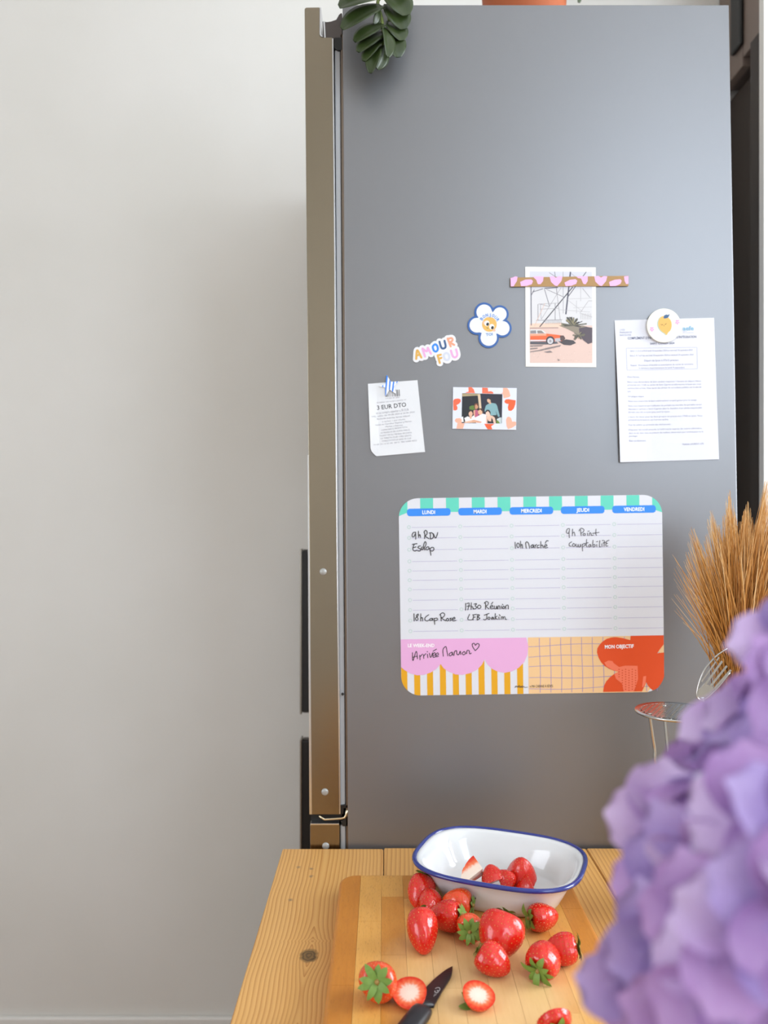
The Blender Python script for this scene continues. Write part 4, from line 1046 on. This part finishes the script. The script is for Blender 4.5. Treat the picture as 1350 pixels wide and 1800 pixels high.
def cut_piece(root, R, H, seed, planes, m, parts=True, seeds_on=True):
    """planes: list of (point, normal) - the side the normal points to is removed; flesh shows on the cut"""
    bm, surf, seeds = berry_bm(R, H, seed)
    for (pt, nr) in planes:
        res = bmesh.ops.bisect_plane(bm, geom=bm.verts[:]+bm.edges[:]+bm.faces[:], plane_co=Vector(pt), plane_no=Vector(nr), clear_outer=True)
        ed = [e for e in res['geom_cut'] if isinstance(e, bmesh.types.BMEdge)]
        fr2 = bmesh.ops.holes_fill(bm, edges=ed, sides=0)
        for f in fr2['faces']: f.material_index = 1; f.smooth = False
    body = bm_obj('fruit', bm, [m, flesh(R)], root, False, local=True)
    for p in body.data.polygons:
        if p.material_index == 0: p.use_smooth = True
    if seeds_on:
        berry_seeds(body, surf, seeds, lambda p: all((p-Vector(pt)).dot(Vector(nr)) < -0.0008 for pt, nr in planes))
    return body
def cut_thing(px, py, R, H, seed, planes, axis, spin, label, zb=BZ, m=None, cal=True, group='cut strawberry pieces', frac=.8):
    root = thing('strawberry_piece', (0, 0, 0), label, 'strawberry', group)
    b = cut_piece(root, R, H, seed, planes, m or m_red2)
    if cal: calyx(root, R, H, seed+70, 8, frac)
    place(root, px, py, axis, spin, zb, [b])
    return root
cut_thing(718, 1733, 0.0180, 0.034, 21, [((0, 0, 0.0075), (0, 0, -1))], (0.10, 0.28, -0.95), 0.3, 'cut strawberry top with white core beside the knife blade', frac=1.05)
cut_thing(842, 1738, 0.0165, 0.032, 22, [((0, 0, 0.0072), (0.0, 0, -1))], (-0.05, 0.28, -0.95), 0.8, 'round cut strawberry top with white core facing up', frac=1.15)
cut_thing(970, 1783, 0.0160, 0.030, 23, [((0, 0, 0.004), (0, 0.1, -1))], (0.15, -0.80, -.35), 0.0, 'cut strawberry top lying leaf forward at bottom of photo', m=m_red)
# pieces in the dish
DZ = BZ+0.0024
def dish_piece(px, py, R, H, seed, planes, axis, spin, label, lift=0.0, m=None):
    return cut_thing(px, py, R, H, seed, planes, axis, spin, label, DZ+lift, m or m_red, False, 'strawberry pieces in the dish')
dish_piece(917, 1541, 0.0195, 0.054, 31, [((0, 0, -0.0), (0.2, -.3, 1))], (-0.05, 0.25, -.95), 0.4, 'tall red strawberry half standing in the dish')
dish_piece(845, 1530, 0.0215, 0.052, 32, [((0, 0.001, 0), (0, -1, 0.1)), ((0.002, 0, 0), (-1, 0.1, 0)), ((0, 0, 0.004), (0, 0, 1))], (0.8, .30, .35), 1.0, 'pale pink strawberry chunk leaning at the back of dish', 0.008)
dish_piece(868, 1549, 0.0170, 0.040, 33, [((0, 0, 0.001), (0.1, 0, 1))], (0.2, -.5, -.8), 0.2, 'rounded strawberry piece between the chunk and the half')
dish_piece(932, 1560, 0.0170, 0.040, 34, [((0, 0.0, 0), (0, -1, 0)), ((0, 0, 0.002), (0, 0, 1))], (0.9, .1, .3), 1.8, 'strawberry wedge with white core at the front dish wall')
dish_piece(846, 1547, 0.0170, 0.044, 35, [((0, 0.001, 0), (0, -1, 0.1)), ((0.002, 0, 0), (-1, 0.1, 0))], (-0.9, .2, .2), 2.6, 'thin strawberry slice lowest at left in the dish')
dish_piece(888, 1546, 0.0130, 0.032, 36, [((0, 0, 0.002), (0, 0.2, 1))], (-0.5, .5, -.5), 2.6, 'little red strawberry tip tucked against the tall half')

# ------------------------------------------------------------------ knife
kn = thing('paring_knife', ground(745, 1765, BZ+.004), 'black bladed paring knife lying on board, handle towards camera', 'knife')
def kg(px, py, z=0.0): return ground(px, py, BZ+z)
ed = [(795.7,1698),(786,1703),(775,1711),(763,1721),(750,1734),(739,1746),(730,1753),(723,1755.5)]
spn = [(795.7,1698),(795,1706),(793,1715),(787,1726),(780,1737),(772,1751),(765,1763)]
m_blade = mat('2a2626', 0.32, 0.5, name='blade_black'); m_hand = mat('17181c', 0.4, name='handle_black')
E = [kg(*p, 0.002) for p in ed]+[kg(727, 1772, 0.003)]; S = [kg(*p, 0.004) for p in spn]+[kg(763, 1769, .005)]
bm = bmesh.new()
E2 = crom(E, 4); S2 = crom(S, 4)
def resamp(P, n):
    d = [0]
    for a, b in zip(P, P[1:]): d.append(d[-1]+(b-a).length)
    out = []
    for k in range(n):
        s_ = d[-1]*k/(n-1); i = max(j for j in range(len(d)) if d[j] <= s_+1e-12); i = min(i, len(P)-2)
        f = (s_-d[i])/max(d[i+1]-d[i], 1e-9); out.append(P[i].lerp(P[i+1], f))
    return out
E2 = resamp(E2, 24)[1:]; S2 = resamp(S2, 24)[1:]
tip = bm.verts.new(kg(795.7, 1698, 0.003)); tipb = bm.verts.new(kg(795.7, 1698, 0.0022))
ve = [bm.verts.new(p) for p in E2]; vs_ = [bm.verts.new(p) for p in S2]; vs2 = [bm.verts.new(p-Vector((0, 0, .0016))) for p in S2]
for i in range(len(ve)-1):
    bm.faces.new((ve[i], ve[i+1], vs_[i+1], vs_[i])); bm.faces.new((ve[i+1], ve[i], vs2[i], vs2[i+1])); bm.faces.new((vs_[i], vs_[i+1], vs2[i+1], vs2[i]))
bm.faces.new((tip, ve[0], vs_[0])); bm.faces.new((tipb, vs2[0], ve[0])); bm.faces.new((tip, vs_[0], vs2[0], tipb))
bmesh.ops.recalc_face_normals(bm, faces=bm.faces[:])
bl = bm_obj('blade', bm, m_blade, kn)
# blade emblem
def kstroke(l, wd, nm):
    zK = zoomf(590, 1480, 240/1350.0); V = []; Fc = []
    for st_ in l:
        for q in ribbon_quads(crom([zK(p) for p in st_], 5), wd):
            b = len(V); V += [kg(p[0], p[1], 0.0043) for p in q]; Fc.append((b, b+1, b+2, b+3))
    o = me_obj(nm, V, Fc, mat('b8b4b2', 0.5), bl)
kstroke([[(985,1450),(1005,1440),(1030,1445),(1025,1470),(1000,1465)], [(1000,1465),(1015,1480),(1005,1490),(980,1482),(985,1470)]], 0.9, 'blade_emblem')
kstroke([[(985,1495),(970,1530)], [(1000,1495),(985,1520)]], 0.5, 'blade_lettering')
# handle: rounded loft along its axis
hx = [(745,1763,13,.007),(742,1772,19,.0085),(737,1782,21,.010),(724,1802,22,.011)]
P0 = kg(745, 1766, .011); P1 = kg(721, 1798, .011); dirk = (P1-P0); dirk.z = 0; dirk.normalize()
side = Vector((0, 0, 1)).cross(dirk).normalized()
secs = [(0.0, .0070, .0035), (.002, .0092, .0050), (.008, .0100, .0062), (.020, .0102, .0068), (.040, .0102, .0070), (.062, .0110, .0070), (.080, .0112, .0070), (.094, .0095, .0060), (.099, .005, .003)]
bm = bmesh.new(); rings = []
base = kg(745, 1766, 0.011)
for s_, hw, hh in secs:
    cpt = base+dirk*s_; cpt.z = BZ+0.0075
    rings.append([bm.verts.new(cpt+side*hw*math.copysign(abs(math.cos(a))**.8, math.cos(a))+Vector((0, 0, 1))*hh*math.copysign(abs(math.sin(a))**.8, math.sin(a))) for a in [2*PI*k/20 for k in range(20)]])
for a, b in zip(rings, rings[1:]):
    for k in range(20): bm.faces.new((a[k], a[(k+1) % 20], b[(k+1) % 20], b[k]))
bm.faces.new(rings[0]); bm.faces.new(rings[-1])
bmesh.ops.recalc_face_normals(bm, faces=bm.faces[:])
bm_obj('handle', bm, m_hand, kn, True)
# finger guard at the heel
bm = bmesh.new()
g = [(723,1754.5),(737,1757),(752,1757),(765,1763),(763,1770),(752,1772),(735,1775),(727,1772)]
va = [bm.verts.new(kg(*p, .0015)) for p in g]; vb = [bm.verts.new(kg(*p, .0060)) for p in g]
bm.faces.new(va); bm.faces.new(vb[::-1])
for k in range(len(g)): bm.faces.new((va[k], va[(k+1) % len(g)], vb[(k+1) % len(g)], vb[k]))
bmesh.ops.recalc_face_normals(bm, faces=bm.faces[:]); bmesh.ops.bevel(bm, geom=bm.edges[:], offset=.001, segments=2, affect='EDGES')
bm_obj('bolster', bm, m_hand, kn, True)

# ------------------------------------------------------------------ utensils standing in a pot behind the flowers
UX, UY = 0.43, 1.0
m_pot = mat('c9c2b4', 0.35, name='stoneware')
up_ = thing('utensil_pot', (UX, UY, TZ), 'stoneware utensil pot hidden behind the hydrangea', 'pot')
bm = bmesh.new(); lathe(bm, [(.048, 0), (.054, .004), (.056, .08), (.056, .150), (.0545, .152), (.052, .150), (.051, .08), (.048, .008), (.002, .006)], 40, (UX, UY, TZ))
bm_obj('body', bm, m_pot, up_, True)
m_inox = mat('c4c4c0', 0.18, 1.0, name='stainless')
# potato masher, head up
mz = PX(0, 1252, UY).z; mx = PX(1188, 0, UY).x; RM = 0.0475
pmh = thing('potato_masher', (UX-.02, UY, TZ), 'steel potato masher standing with round perforated head up', 'potato masher')
bm = bmesh.new()
hole = 0.0019; gs = 0.0066
# perforated plate: rings of holes bridged by a grid of quads
def plate():
    b2 = bmesh.new(); N = int(RM/gs)+1
    cells = []
    for i in range(-N, N+1):
        for j in range(-N, N+1):
            cx_ = i*gs+(gs/2 if j % 2 else 0); cy_ = j*gs*0.87
            if math.hypot(cx_, cy_) < RM-gs*.75:
                hexo = [(cx_+gs*.5774*math.sin(PI/3*k), cy_+gs*.5774*math.cos(PI/3*k)*1.0) for k in range(6)]
                hi = [(cx_+hole*math.sin(PI/6*k), cy_+hole*math.cos(PI/6*k)) for k in range(12)]
                vo = []
                for k in range(6):
                    a, b = hexo[k], hexo[(k+1) % 6]; vo += [a, ((a[0]+b[0])/2, (a[1]+b[1])/2)]
                vo = [b2.verts.new((mx+p[0], UY+p[1], mz)) for p in vo]; vi = [b2.verts.new((mx+p[0], UY+p[1], mz)) for p in hi]
                for k in range(12): b2.faces.new((vo[k], vo[(k+1) % 12], vi[(k+1) % 12], vi[k]))
    bmesh.ops.remove_doubles(b2, verts=b2.verts, dist=0.0002)
    return b2
o = bm_obj('perforated_plate', plate(), m_inox, pmh)
md = o.modifiers.new('thick', 'SOLIDIFY'); md.thickness = 0.0012
bm = bmesh.new(); lathe(bm, [(RM-.006, -.0008), (RM, -.0012), (RM+.001, .0006), (RM, .002), (RM-.006, .0008)], 56, (mx, UY, mz), False, False)
bm_obj('plate_rim', bm, m_inox, pmh, True)
for dx, yo in ((-0.036, -0.012), (-0.004, .030)):
    bm = bmesh.new(); tp = Vector((mx+dx, UY+yo, mz+.002)); bt = Vector((UX-.03, UY+yo*.3, TZ+.10))
    if dx < -.02: pts = [tp, tp+Vector((.006, 0, -.040)), tp+Vector((.014, 0, -.075)), bt]
    else: pts = [tp, tp+Vector((.003, -.004, -.05)), tp+Vector((.008, -.01, -.09)), bt]
    tube(bm, crom(pts, 6), 0.0022, 8); bm_obj('wire', bm, m_inox, pmh, True)
bm = bmesh.new(); tube(bm, [(UX-.03, UY, TZ+.105), (UX-.022, UY, TZ+.03), (UX-.02, UY, TZ+.008)], .009, 12); bm_obj('handle', bm, m_black, pmh, True)
# slotted steel spatula
sp_ = thing('slotted_spatula', (UX, UY-.02, TZ), 'steel slotted spatula leaning beside the dried grass', 'spatula')
zS = zoomf(1100, 840, 250/900.0)
def sp3(p, dy=0.0): q = zS(p); return PX(q[0], q[1], 0.985+dy)
edge = [(640,1080),(570,1130),(505,1205),(470,1280),(452,1350),(455,1395),(500,1400),(580,1330),(660,1230)]
bm = bmesh.new()
tube(bm, crom([sp3(p) for p in edge], 5, False), 0.0012, 8)
bm_obj('blade_edge', bm, m_inox, sp_, True)
for a, b, wd in (((610,1160),(505,1305),14), ((640,1190),(535,1320),14), ((665,1215),(560,1335),14), ((590,1135),(480,1290),10)):
    A0, B0 = Vector(a), Vector(b); nn = Vector((-(B0-A0).y, (B0-A0).x)).normalized()*wd/2
    q = [A0+nn, A0.lerp(B0, .5)+nn, B0+nn, B0-nn, A0.lerp(B0, .5)-nn, A0-nn]
    V = [sp3((p[0], p[1]), -.0008) for p in q]+[sp3((p[0], p[1]), .0006) for p in q]
    me_obj('tine', V, [(0,1,4,5),(1,2,3,4),(6,11,10,7),(7,10,9,8),(0,6,7,1),(1,7,8,2),(2,8,9,3),(3,9,10,4),(4,10,11,5),(5,11,6,0)], m_inox, sp_)
V = [sp3(p) for p in [(452,1350),(455,1395),(500,1400),(580,1330),(545,1320),(500,1300)]]; V += [v+Vector((0, .0012, 0)) for v in V]
me_obj('blade_base', V, [(0,1,2,3,4,5),(11,10,9,8,7,6)]+[(i, (i+1) % 6, 6+(i+1) % 6, 6+i) for i in range(6)], m_inox, sp_)
bm = bmesh.new(); tube(bm, [sp3((480,1395)), sp3((520,1500)), Vector((UX-.01, UY-.01, TZ+.14)), Vector((UX+.01, UY, TZ+.01))], .003, 8); bm_obj('handle', bm, m_inox, sp_, True)
# dried grass bunch
m_str, t = newmat('dry_straw', 0.6)
ob = t.n('ShaderNodeAttribute', attribute_name='tint'); t.link(t.ramp(ob.outputs['Fac'], [(0, '7a4410'), (.4, 'b0762c'), (.75, 'd6a260'), (1, 'f0cf9a')]), t.b.inputs['Base Color'])
dg = thing('dried_grass_bunch', (UX, UY, TZ), 'bunch of tan dried grass stalks fanning up beside the planner', 'dried grass')
rg = random.Random(21); V = []; Fc = []; TT = []
gb = PX(1296, 1235, UY+.01); stem0 = Vector((UX+.005, UY+.01, TZ+.012))
def tip_top(x):
    pts = [(1165, 990), (1185, 990), (1212, 945), (1236, 930), (1258, 905), (1282, 878), (1302, 895), (1325, 905), (1342, 862), (1365, 858), (1400, 880), (1440, 930), (1480, 1000)]
    for (a, b), (c_, d_) in zip(pts, pts[1:]):
        if a <= x <= c_: return b+(d_-b)*(x-a)/(c_-a)
    return 1000
for k in range(1500):
    tx = rg.gauss(1305, 66)
    while not 1178 < tx < 1462: tx = rg.gauss(1318, 62)
    if tx < 1200 and rg.random() < .5: tx += 26
    ty = tip_top(tx)+abs(rg.gauss(0, 1))*55+2+22*math.sin(tx*.19)
    yy = UY+.01+rg.gauss(0, .022)
    P3 = PX(tx, ty, yy)
    P1 = gb+Vector((rg.gauss(0, .009), rg.gauss(0, .009), 0))
    P2 = P1.lerp(P3, .55)+Vector((-(P3.x-gb.x)*.10+rg.gauss(0, .0025), 0, rg.gauss(0, .004)))
    tint = min(1, max(0, rg.gauss(.42, .2)))
    pts = crom([stem0+Vector((rg.gauss(0, .006), rg.gauss(0, .006), 0)), P1, P2, P3], 5) if k < 220 else crom([P1, P2, P3], 6)
    b0 = len(V); n = len(pts); r0 = rg.uniform(.00038, .00075)
    for i, p in enumerate(pts):
        f = i/(n-1); r = r0*(1-.85*max(0, f-.5)*2*0.9); tn = (pts[min(i+1, n-1)]-pts[max(i-1, 0)]).normalized(); s1 = tn.cross(Vector((0, 1, 0))).normalized(); s2 = tn.cross(s1)
        for a in (0, 2.094, 4.189): V.append(p+s1*r*math.cos(a)+s2*r*math.sin(a)); TT.append(min(1, tint+max(0, f-.55)*0.9))
    for i in range(n-1):
        for j in range(3): a = b0+i*3; Fc.append((a+j, a+(j+1) % 3, a+3+(j+1) % 3, a+3+j))
o = me_obj('stalks', V, Fc, m_str, dg); o['kind'] = 'stuff'
at = o.data.attributes.new('tint', 'FLOAT', 'POINT'); at.data.foreach_set('value', TT)

# ------------------------------------------------------------------ hydrangea in the foreground
HC = Vector((0.203, 0.325, 1.084)); HR = 0.088
hy = thing('hydrangea', (HC.x, HC.y, TZ), 'large lilac hydrangea bloom out of focus in right foreground', 'flower')
def petal_mat(name, a, b):
    m, t = newmat(name, 0.55)
    x, y, z = t.sep(t.obj())
    c = t.mix(t.math('MINIMUM', t.mul(x, 1.0), 1.0), a, b)  # petal gradient, base colour darkened further to deepen shade within the bloom
    c = t.mix(t.mul(t.noise(t.obj(), 4, 2), .35), c, 'd6c6ea')
    t.link(c, t.b.inputs['Base Color'])
    tr = t.n('ShaderNodeBsdfTranslucent'); t.link(c, tr.inputs[0])
    mx_ = t.n('ShaderNodeMixShader'); mx_.inputs[0].default_value = 0.22
    out = t.t.nodes['Material Output']; t.link(t.b.outputs[0], mx_.inputs[1]); t.link(tr.outputs[0], mx_.inputs[2]); t.link(mx_.outputs[0], out.inputs[0])
    return m
PMAT = [petal_mat('petal_violet', '7e449a', 'bc90cc'), petal_mat('petal_lilac', '9c68b4', 'd8c0e4'), petal_mat('petal_blue_violet', '7a54a8', 'b8a0d8')]
def petal_mesh(k, m):
    rd = random.Random(k); N, M_ = 9, 8; V = []; Fc = []
    cup = rd.uniform(.10, .22); wv = rd.uniform(0, 6)
    for i in range(N+1):
        t_ = i/N; wd = (math.sin(PI*min(1, .10+t_*.80))**.62)*0.56*(1.0 if t_ < .93 else .62)
        for j in range(M_+1):
            s_ = (j/M_-.5)*2
            x = t_*(1-.05*s_*s_)+ (0 if t_ < .9 else -.06*abs(s_))
            V.append((x, s_*wd, cup*(t_**1.6)*.55-.34*t_**3*.5+.12*s_*s_*(1-.4*t_)+.022*math.sin(5*t_+wv+3*s_)))
    for i in range(N):
        for j in range(M_): a = i*(M_+1)+j; Fc.append((a, a+M_+1, a+M_+2, a+1))
    me = bpy.data.meshes.new('petal'); me.from_pydata(V, [], Fc); me.materials.append(m)
    for p in me.polygons: p.use_smooth = True
    return me
PMESH = [petal_mesh(k, PMAT[k % 3]) for k in range(9)]
m_bead = mat('b8b4cc', 0.5, name='floret_bead')
bmb = bmesh.new(); bmesh.ops.create_uvsphere(bmb, u_segments=12, v_segments=8, radius=1.0); BEAD = bpy.data.meshes.new('bead'); bmb.to_mesh(BEAD); bmb.free(); BEAD.materials.append(m_bead)
for p in BEAD.polygons: p.use_smooth = True
rh = random.Random(17)
dirs = []
NF = 120
for k in range(NF):
    zf = 1-2*(k+.5)/NF; r = math.sqrt(1-zf*zf); a = k*2.399963
    dirs.append(Vector((r*math.cos(a), r*math.sin(a), zf)))
bmp = bmesh.new()
extra = [(1168, 1450, .330), (1248, 1388, .335), (1165, 1570, .315), (1122, 1740, .31), (1180, 1660, .300), (1345, 1262, .325), (1225, 1500, .295), (1215, 1795, .29), (1405, 1135, .305), (1412, 1225, .295), (1375, 1345, .29), (1450, 1090, .31), (1330, 1440, .272), (1395, 1470, .262), (1235, 1610, .275), (1310, 1650, .255), (1260, 1740, .262), (1380, 1590, .25), (1380, 1740, .255)]
for k, d in enumerate(dirs+[None]*len(extra)):
    if d is None:
        pos = PX(*extra[k-len(dirs)]); d = ((pos-HC).normalized()*.75+Vector((0, -.75, .1))).normalized()
    else:
        d = (d+Vector((rh.gauss(0, .1), rh.gauss(0, .1), rh.gauss(0, .1)))).normalized()
        if d.z < -.80: continue
        rad = HR*(1+rh.uniform(-.10, .08))
        pos = HC+Vector((d.x*rad, d.y*rad*.95, d.z*rad*1.08))
    fl_ = bpy.data.objects.new('floret', BEAD); link(fl_, hy); fl_.location = pos-wloc(hy)
    ax = (d+Vector((rh.gauss(0, .22), rh.gauss(0, .22), rh.gauss(0, .22)))).normalized()
    fl_.rotation_mode = 'QUATERNION'; fl_.rotation_quaternion = Vector((0, 0, 1)).rotation_difference(ax) @ Quaternion((0, 0, 1), rh.uniform(0, 6.28))
    sz = 0.0026; fl_.scale = (sz, sz, sz)
    for j in range(4):
        p = bpy.data.objects.new('petal', rh.choice(PMESH)); link(p, fl_)
        ps = rh.uniform(.0225, .0275)/sz; p.scale = (ps, ps, ps)
        p.rotation_euler = (rh.uniform(-.2, .2), rh.uniform(-.30, .12), j*PI/2+rh.uniform(-.14, .14)); p.location = (0, 0, -.35+.3*(j % 2))
    tube(bmp, [HC+Vector((0, 0, -.05)), HC.lerp(pos, .55)+Vector((0, 0, -.008)), pos-ax*.001], .0009, 5, False)
m_stem = mat('5f7a3c', 0.55, name='flower_stem')
bm_obj('pedicels', bmp, m_stem, hy, True)
bm = bmesh.new(); tube(bm, crom([HC+Vector((0, 0, -.04)), HC+Vector((.004, .004, -.16)), Vector((HC.x+.006, HC.y+.004, TZ+.012))], 6), .0035, 10); bm_obj('stem', bm, m_stem, hy, True)
va_ = thing('vase', (HC.x+.006, HC.y+.004, TZ), 'plain pale vase under the hydrangea bloom', 'vase')
bm = bmesh.new(); lathe(bm, [(.036, 0), (.040, .003), (.043, .05), (.036, .11), (.026, .15), (.028, .165), (.026, .165), (.024, .15), (.034, .11), (.040, .05), (.037, .008), (.002, .006)], 40, va_.location); bm_obj('body', bm, m_pot, va_, True)

# ------------------------------------------------------------------ potted trailing plant on top of the refrigerator
PZ = PX(0, FT, YF).z; PC = Vector(((921.5-675)*1.45/F, 1.45, PZ))
m_terra = mat('a8552c', 0.7, name='terracotta'); m_soil = mat('2e2118', 0.9, name='soil')
m_leaf, t = newmat('succulent_leaf', 0.38)
t.link(t.mix(t.noise(t.obj(), 40, 2), '1f2b10', '34431a'), t.b.inputs['Base Color'])
m_vine = mat('7c8a4a', 0.5, name='vine_green')
pp = thing('potted_plant', PC, 'trailing fleshy leaved plant in terracotta pot atop the refrigerator', 'plant')
bm = bmesh.new(); lathe(bm, [(.060, 0), (.062, .002), (.0735, .158), (.077, .20), (.084, .202), (.085, .235), (.078, .236), (.077, .21), (.068, .2), (.058, .02), (.002, .015)], 44, PC); bm_obj('pot', bm, m_terra, pp, True)
bm = bmesh.new(); lathe(bm, [(.0755, .205), (.04, .212), (.002, .214)], 30, PC); bm_obj('soil', bm, m_soil, pp, True)
def leaf(base, tip_, wd, nrm, name='leaf', fold=0.25, bend=0.2, th=.0022):
    base = Vector(base); tip_ = Vector(tip_); ax = tip_-base; L = ax.length; ax.normalize()
    n = Vector(nrm); n = (n-ax*n.dot(ax)).normalized(); sd = ax.cross(n); N, M_ = 10, 6; V = []; Fc = []
    for sgn in (1, -1):
        for i in range(N+1):
            t_ = i/N; w_ = wd/2*1.25*(math.sin(PI*min(1, .06+.90*t_**1.15))**.55)
            for j in range(M_+1):
                s_ = (j/M_-.5)*2; tk = th*(1-s_*s_*.9)*(math.sin(PI*min(.98, t_*.96+.02))**.4)
                V.append(base+ax*L*t_+sd*w_*s_+n*(-bend*L*(t_**2)+bend*L*t_+fold*w_*abs(s_)+sgn*tk))
    K = (N+1)*(M_+1)
    for sgn in (0, 1):
        for i in range(N):
            for j in range(M_):
                a = sgn*K+i*(M_+1)+j; f = (a, a+1, a+M_+2, a+M_+1); Fc.append(f if sgn == 0 else f[::-1])
    for i in range(N):
        for j in (0, M_):
            a = i*(M_+1)+j; b = a+M_+1; Fc.append((a, b, K+b, K+a) if j == 0 else (b, a, K+a, K+b))
    o = me_obj(name, V, Fc, m_leaf, pp, smooth=True)
    return o
LY = 1.155
def lpx(a, b, w_, dy0=0, dy1=0, nrm=(0, -1, .3), **kw): leaf(PX(a[0], a[1], LY+dy0), PX(b[0], b[1], LY+dy1), w_*LY/F, nrm, **kw)
lpx((662, -2), (597, 14), 44, 0, -.01, (-.3, -1, .6))
lpx((672, 12), (602, 52), 38, .0, -.012, (-.35, -1, .45))
lpx((680, -12), (714, 28), 44, .01, 0, (.3, -1, .4))
lpx((682, 8), (709, 52), 40, .012, .004, (.4, -1, .2))
lpx((684, 38), (706, 72), 34, .012, .004, (.5, -1, .2))
lpx((686, 55), (699, 101), 32, .012, .004, (.3, -1, .1))
lpx((676, 44), (624, 74), 30, -.002, -.014, (-.5, -1, .3))
lpx((676, 58), (630, 92), 30, -.002, -.014, (-.5, -1, .3))
lpx((674, 66), (640, 108), 24, -.002, -.012, (-.6, -1, .1))
lpx((672, 48), (680, 100), 26, -.004, -.012, (.9, -.8, .1), fold=.5)
lpx((668, 82), (652, 129), 22, -.006, -.012, (-.4, -1, .0), fold=.55)
lpx((676, 82), (662, 121), 20, -.002, -.006, (.8, -.7, 0), fold=.5)
lpx((666, 18), (657, 42), 12, -.006, -.010, (.9, -.7, .2))
lpx((640, -40), (605, -18), 40, .0, -.01, (-.3, -1, .6)); lpx((690, -45), (720, -20), 40, .0, .0, (.3, -1, .6))
def vine(pts, r=.0024):
    bm = bmesh.new(); tube(bm, crom(pts, 6), r, 8); bm_obj('stem', bm, m_vine, pp, True)
rim = PC+Vector((-.078, -.02, .245))
vine([PC+Vector((-.03, 0, .21)), rim, Vector((.02, 1.32, PZ+.16)), PX(668, -55, LY+.03), PX(668, -8, LY+.01), PX(664, 6, LY+.004), PX(672, 40, LY), PX(673, 85, LY-.002), PX(668, 100, LY)])
vine([PC+Vector((-.03, 0, .21)), rim+Vector((0, -.02, .01)), Vector((.04, 1.30, PZ+.17)), PX(684, -50, LY+.03), PX(682, 0, LY+.016), PX(686, 60, LY+.012)])
rl = random.Random(4)
for k in range(16):
    a = rl.uniform(0, 2*PI); b0 = PC+Vector((.02*math.cos(a), .02*math.sin(a), .21)); r = rl.uniform(.06, .10)
    tp = PC+Vector((r*math.cos(a), r*math.sin(a), rl.uniform(.25, .31)))
    if k > 12: continue
    leaf(b0.lerp(tp, .35), tp, .032, (math.cos(a)*.3, math.sin(a)*.3, 1))
leaf(PC+Vector((.03, -.02, .21)), PC+Vector((.083, -.03, .24)), .03, (0.3, 0, 1))
b0 = PC+Vector((.082, -.035, .236)); leaf(b0, PX(1016, 4, 1.42), .026, (.6, -.5, .4))
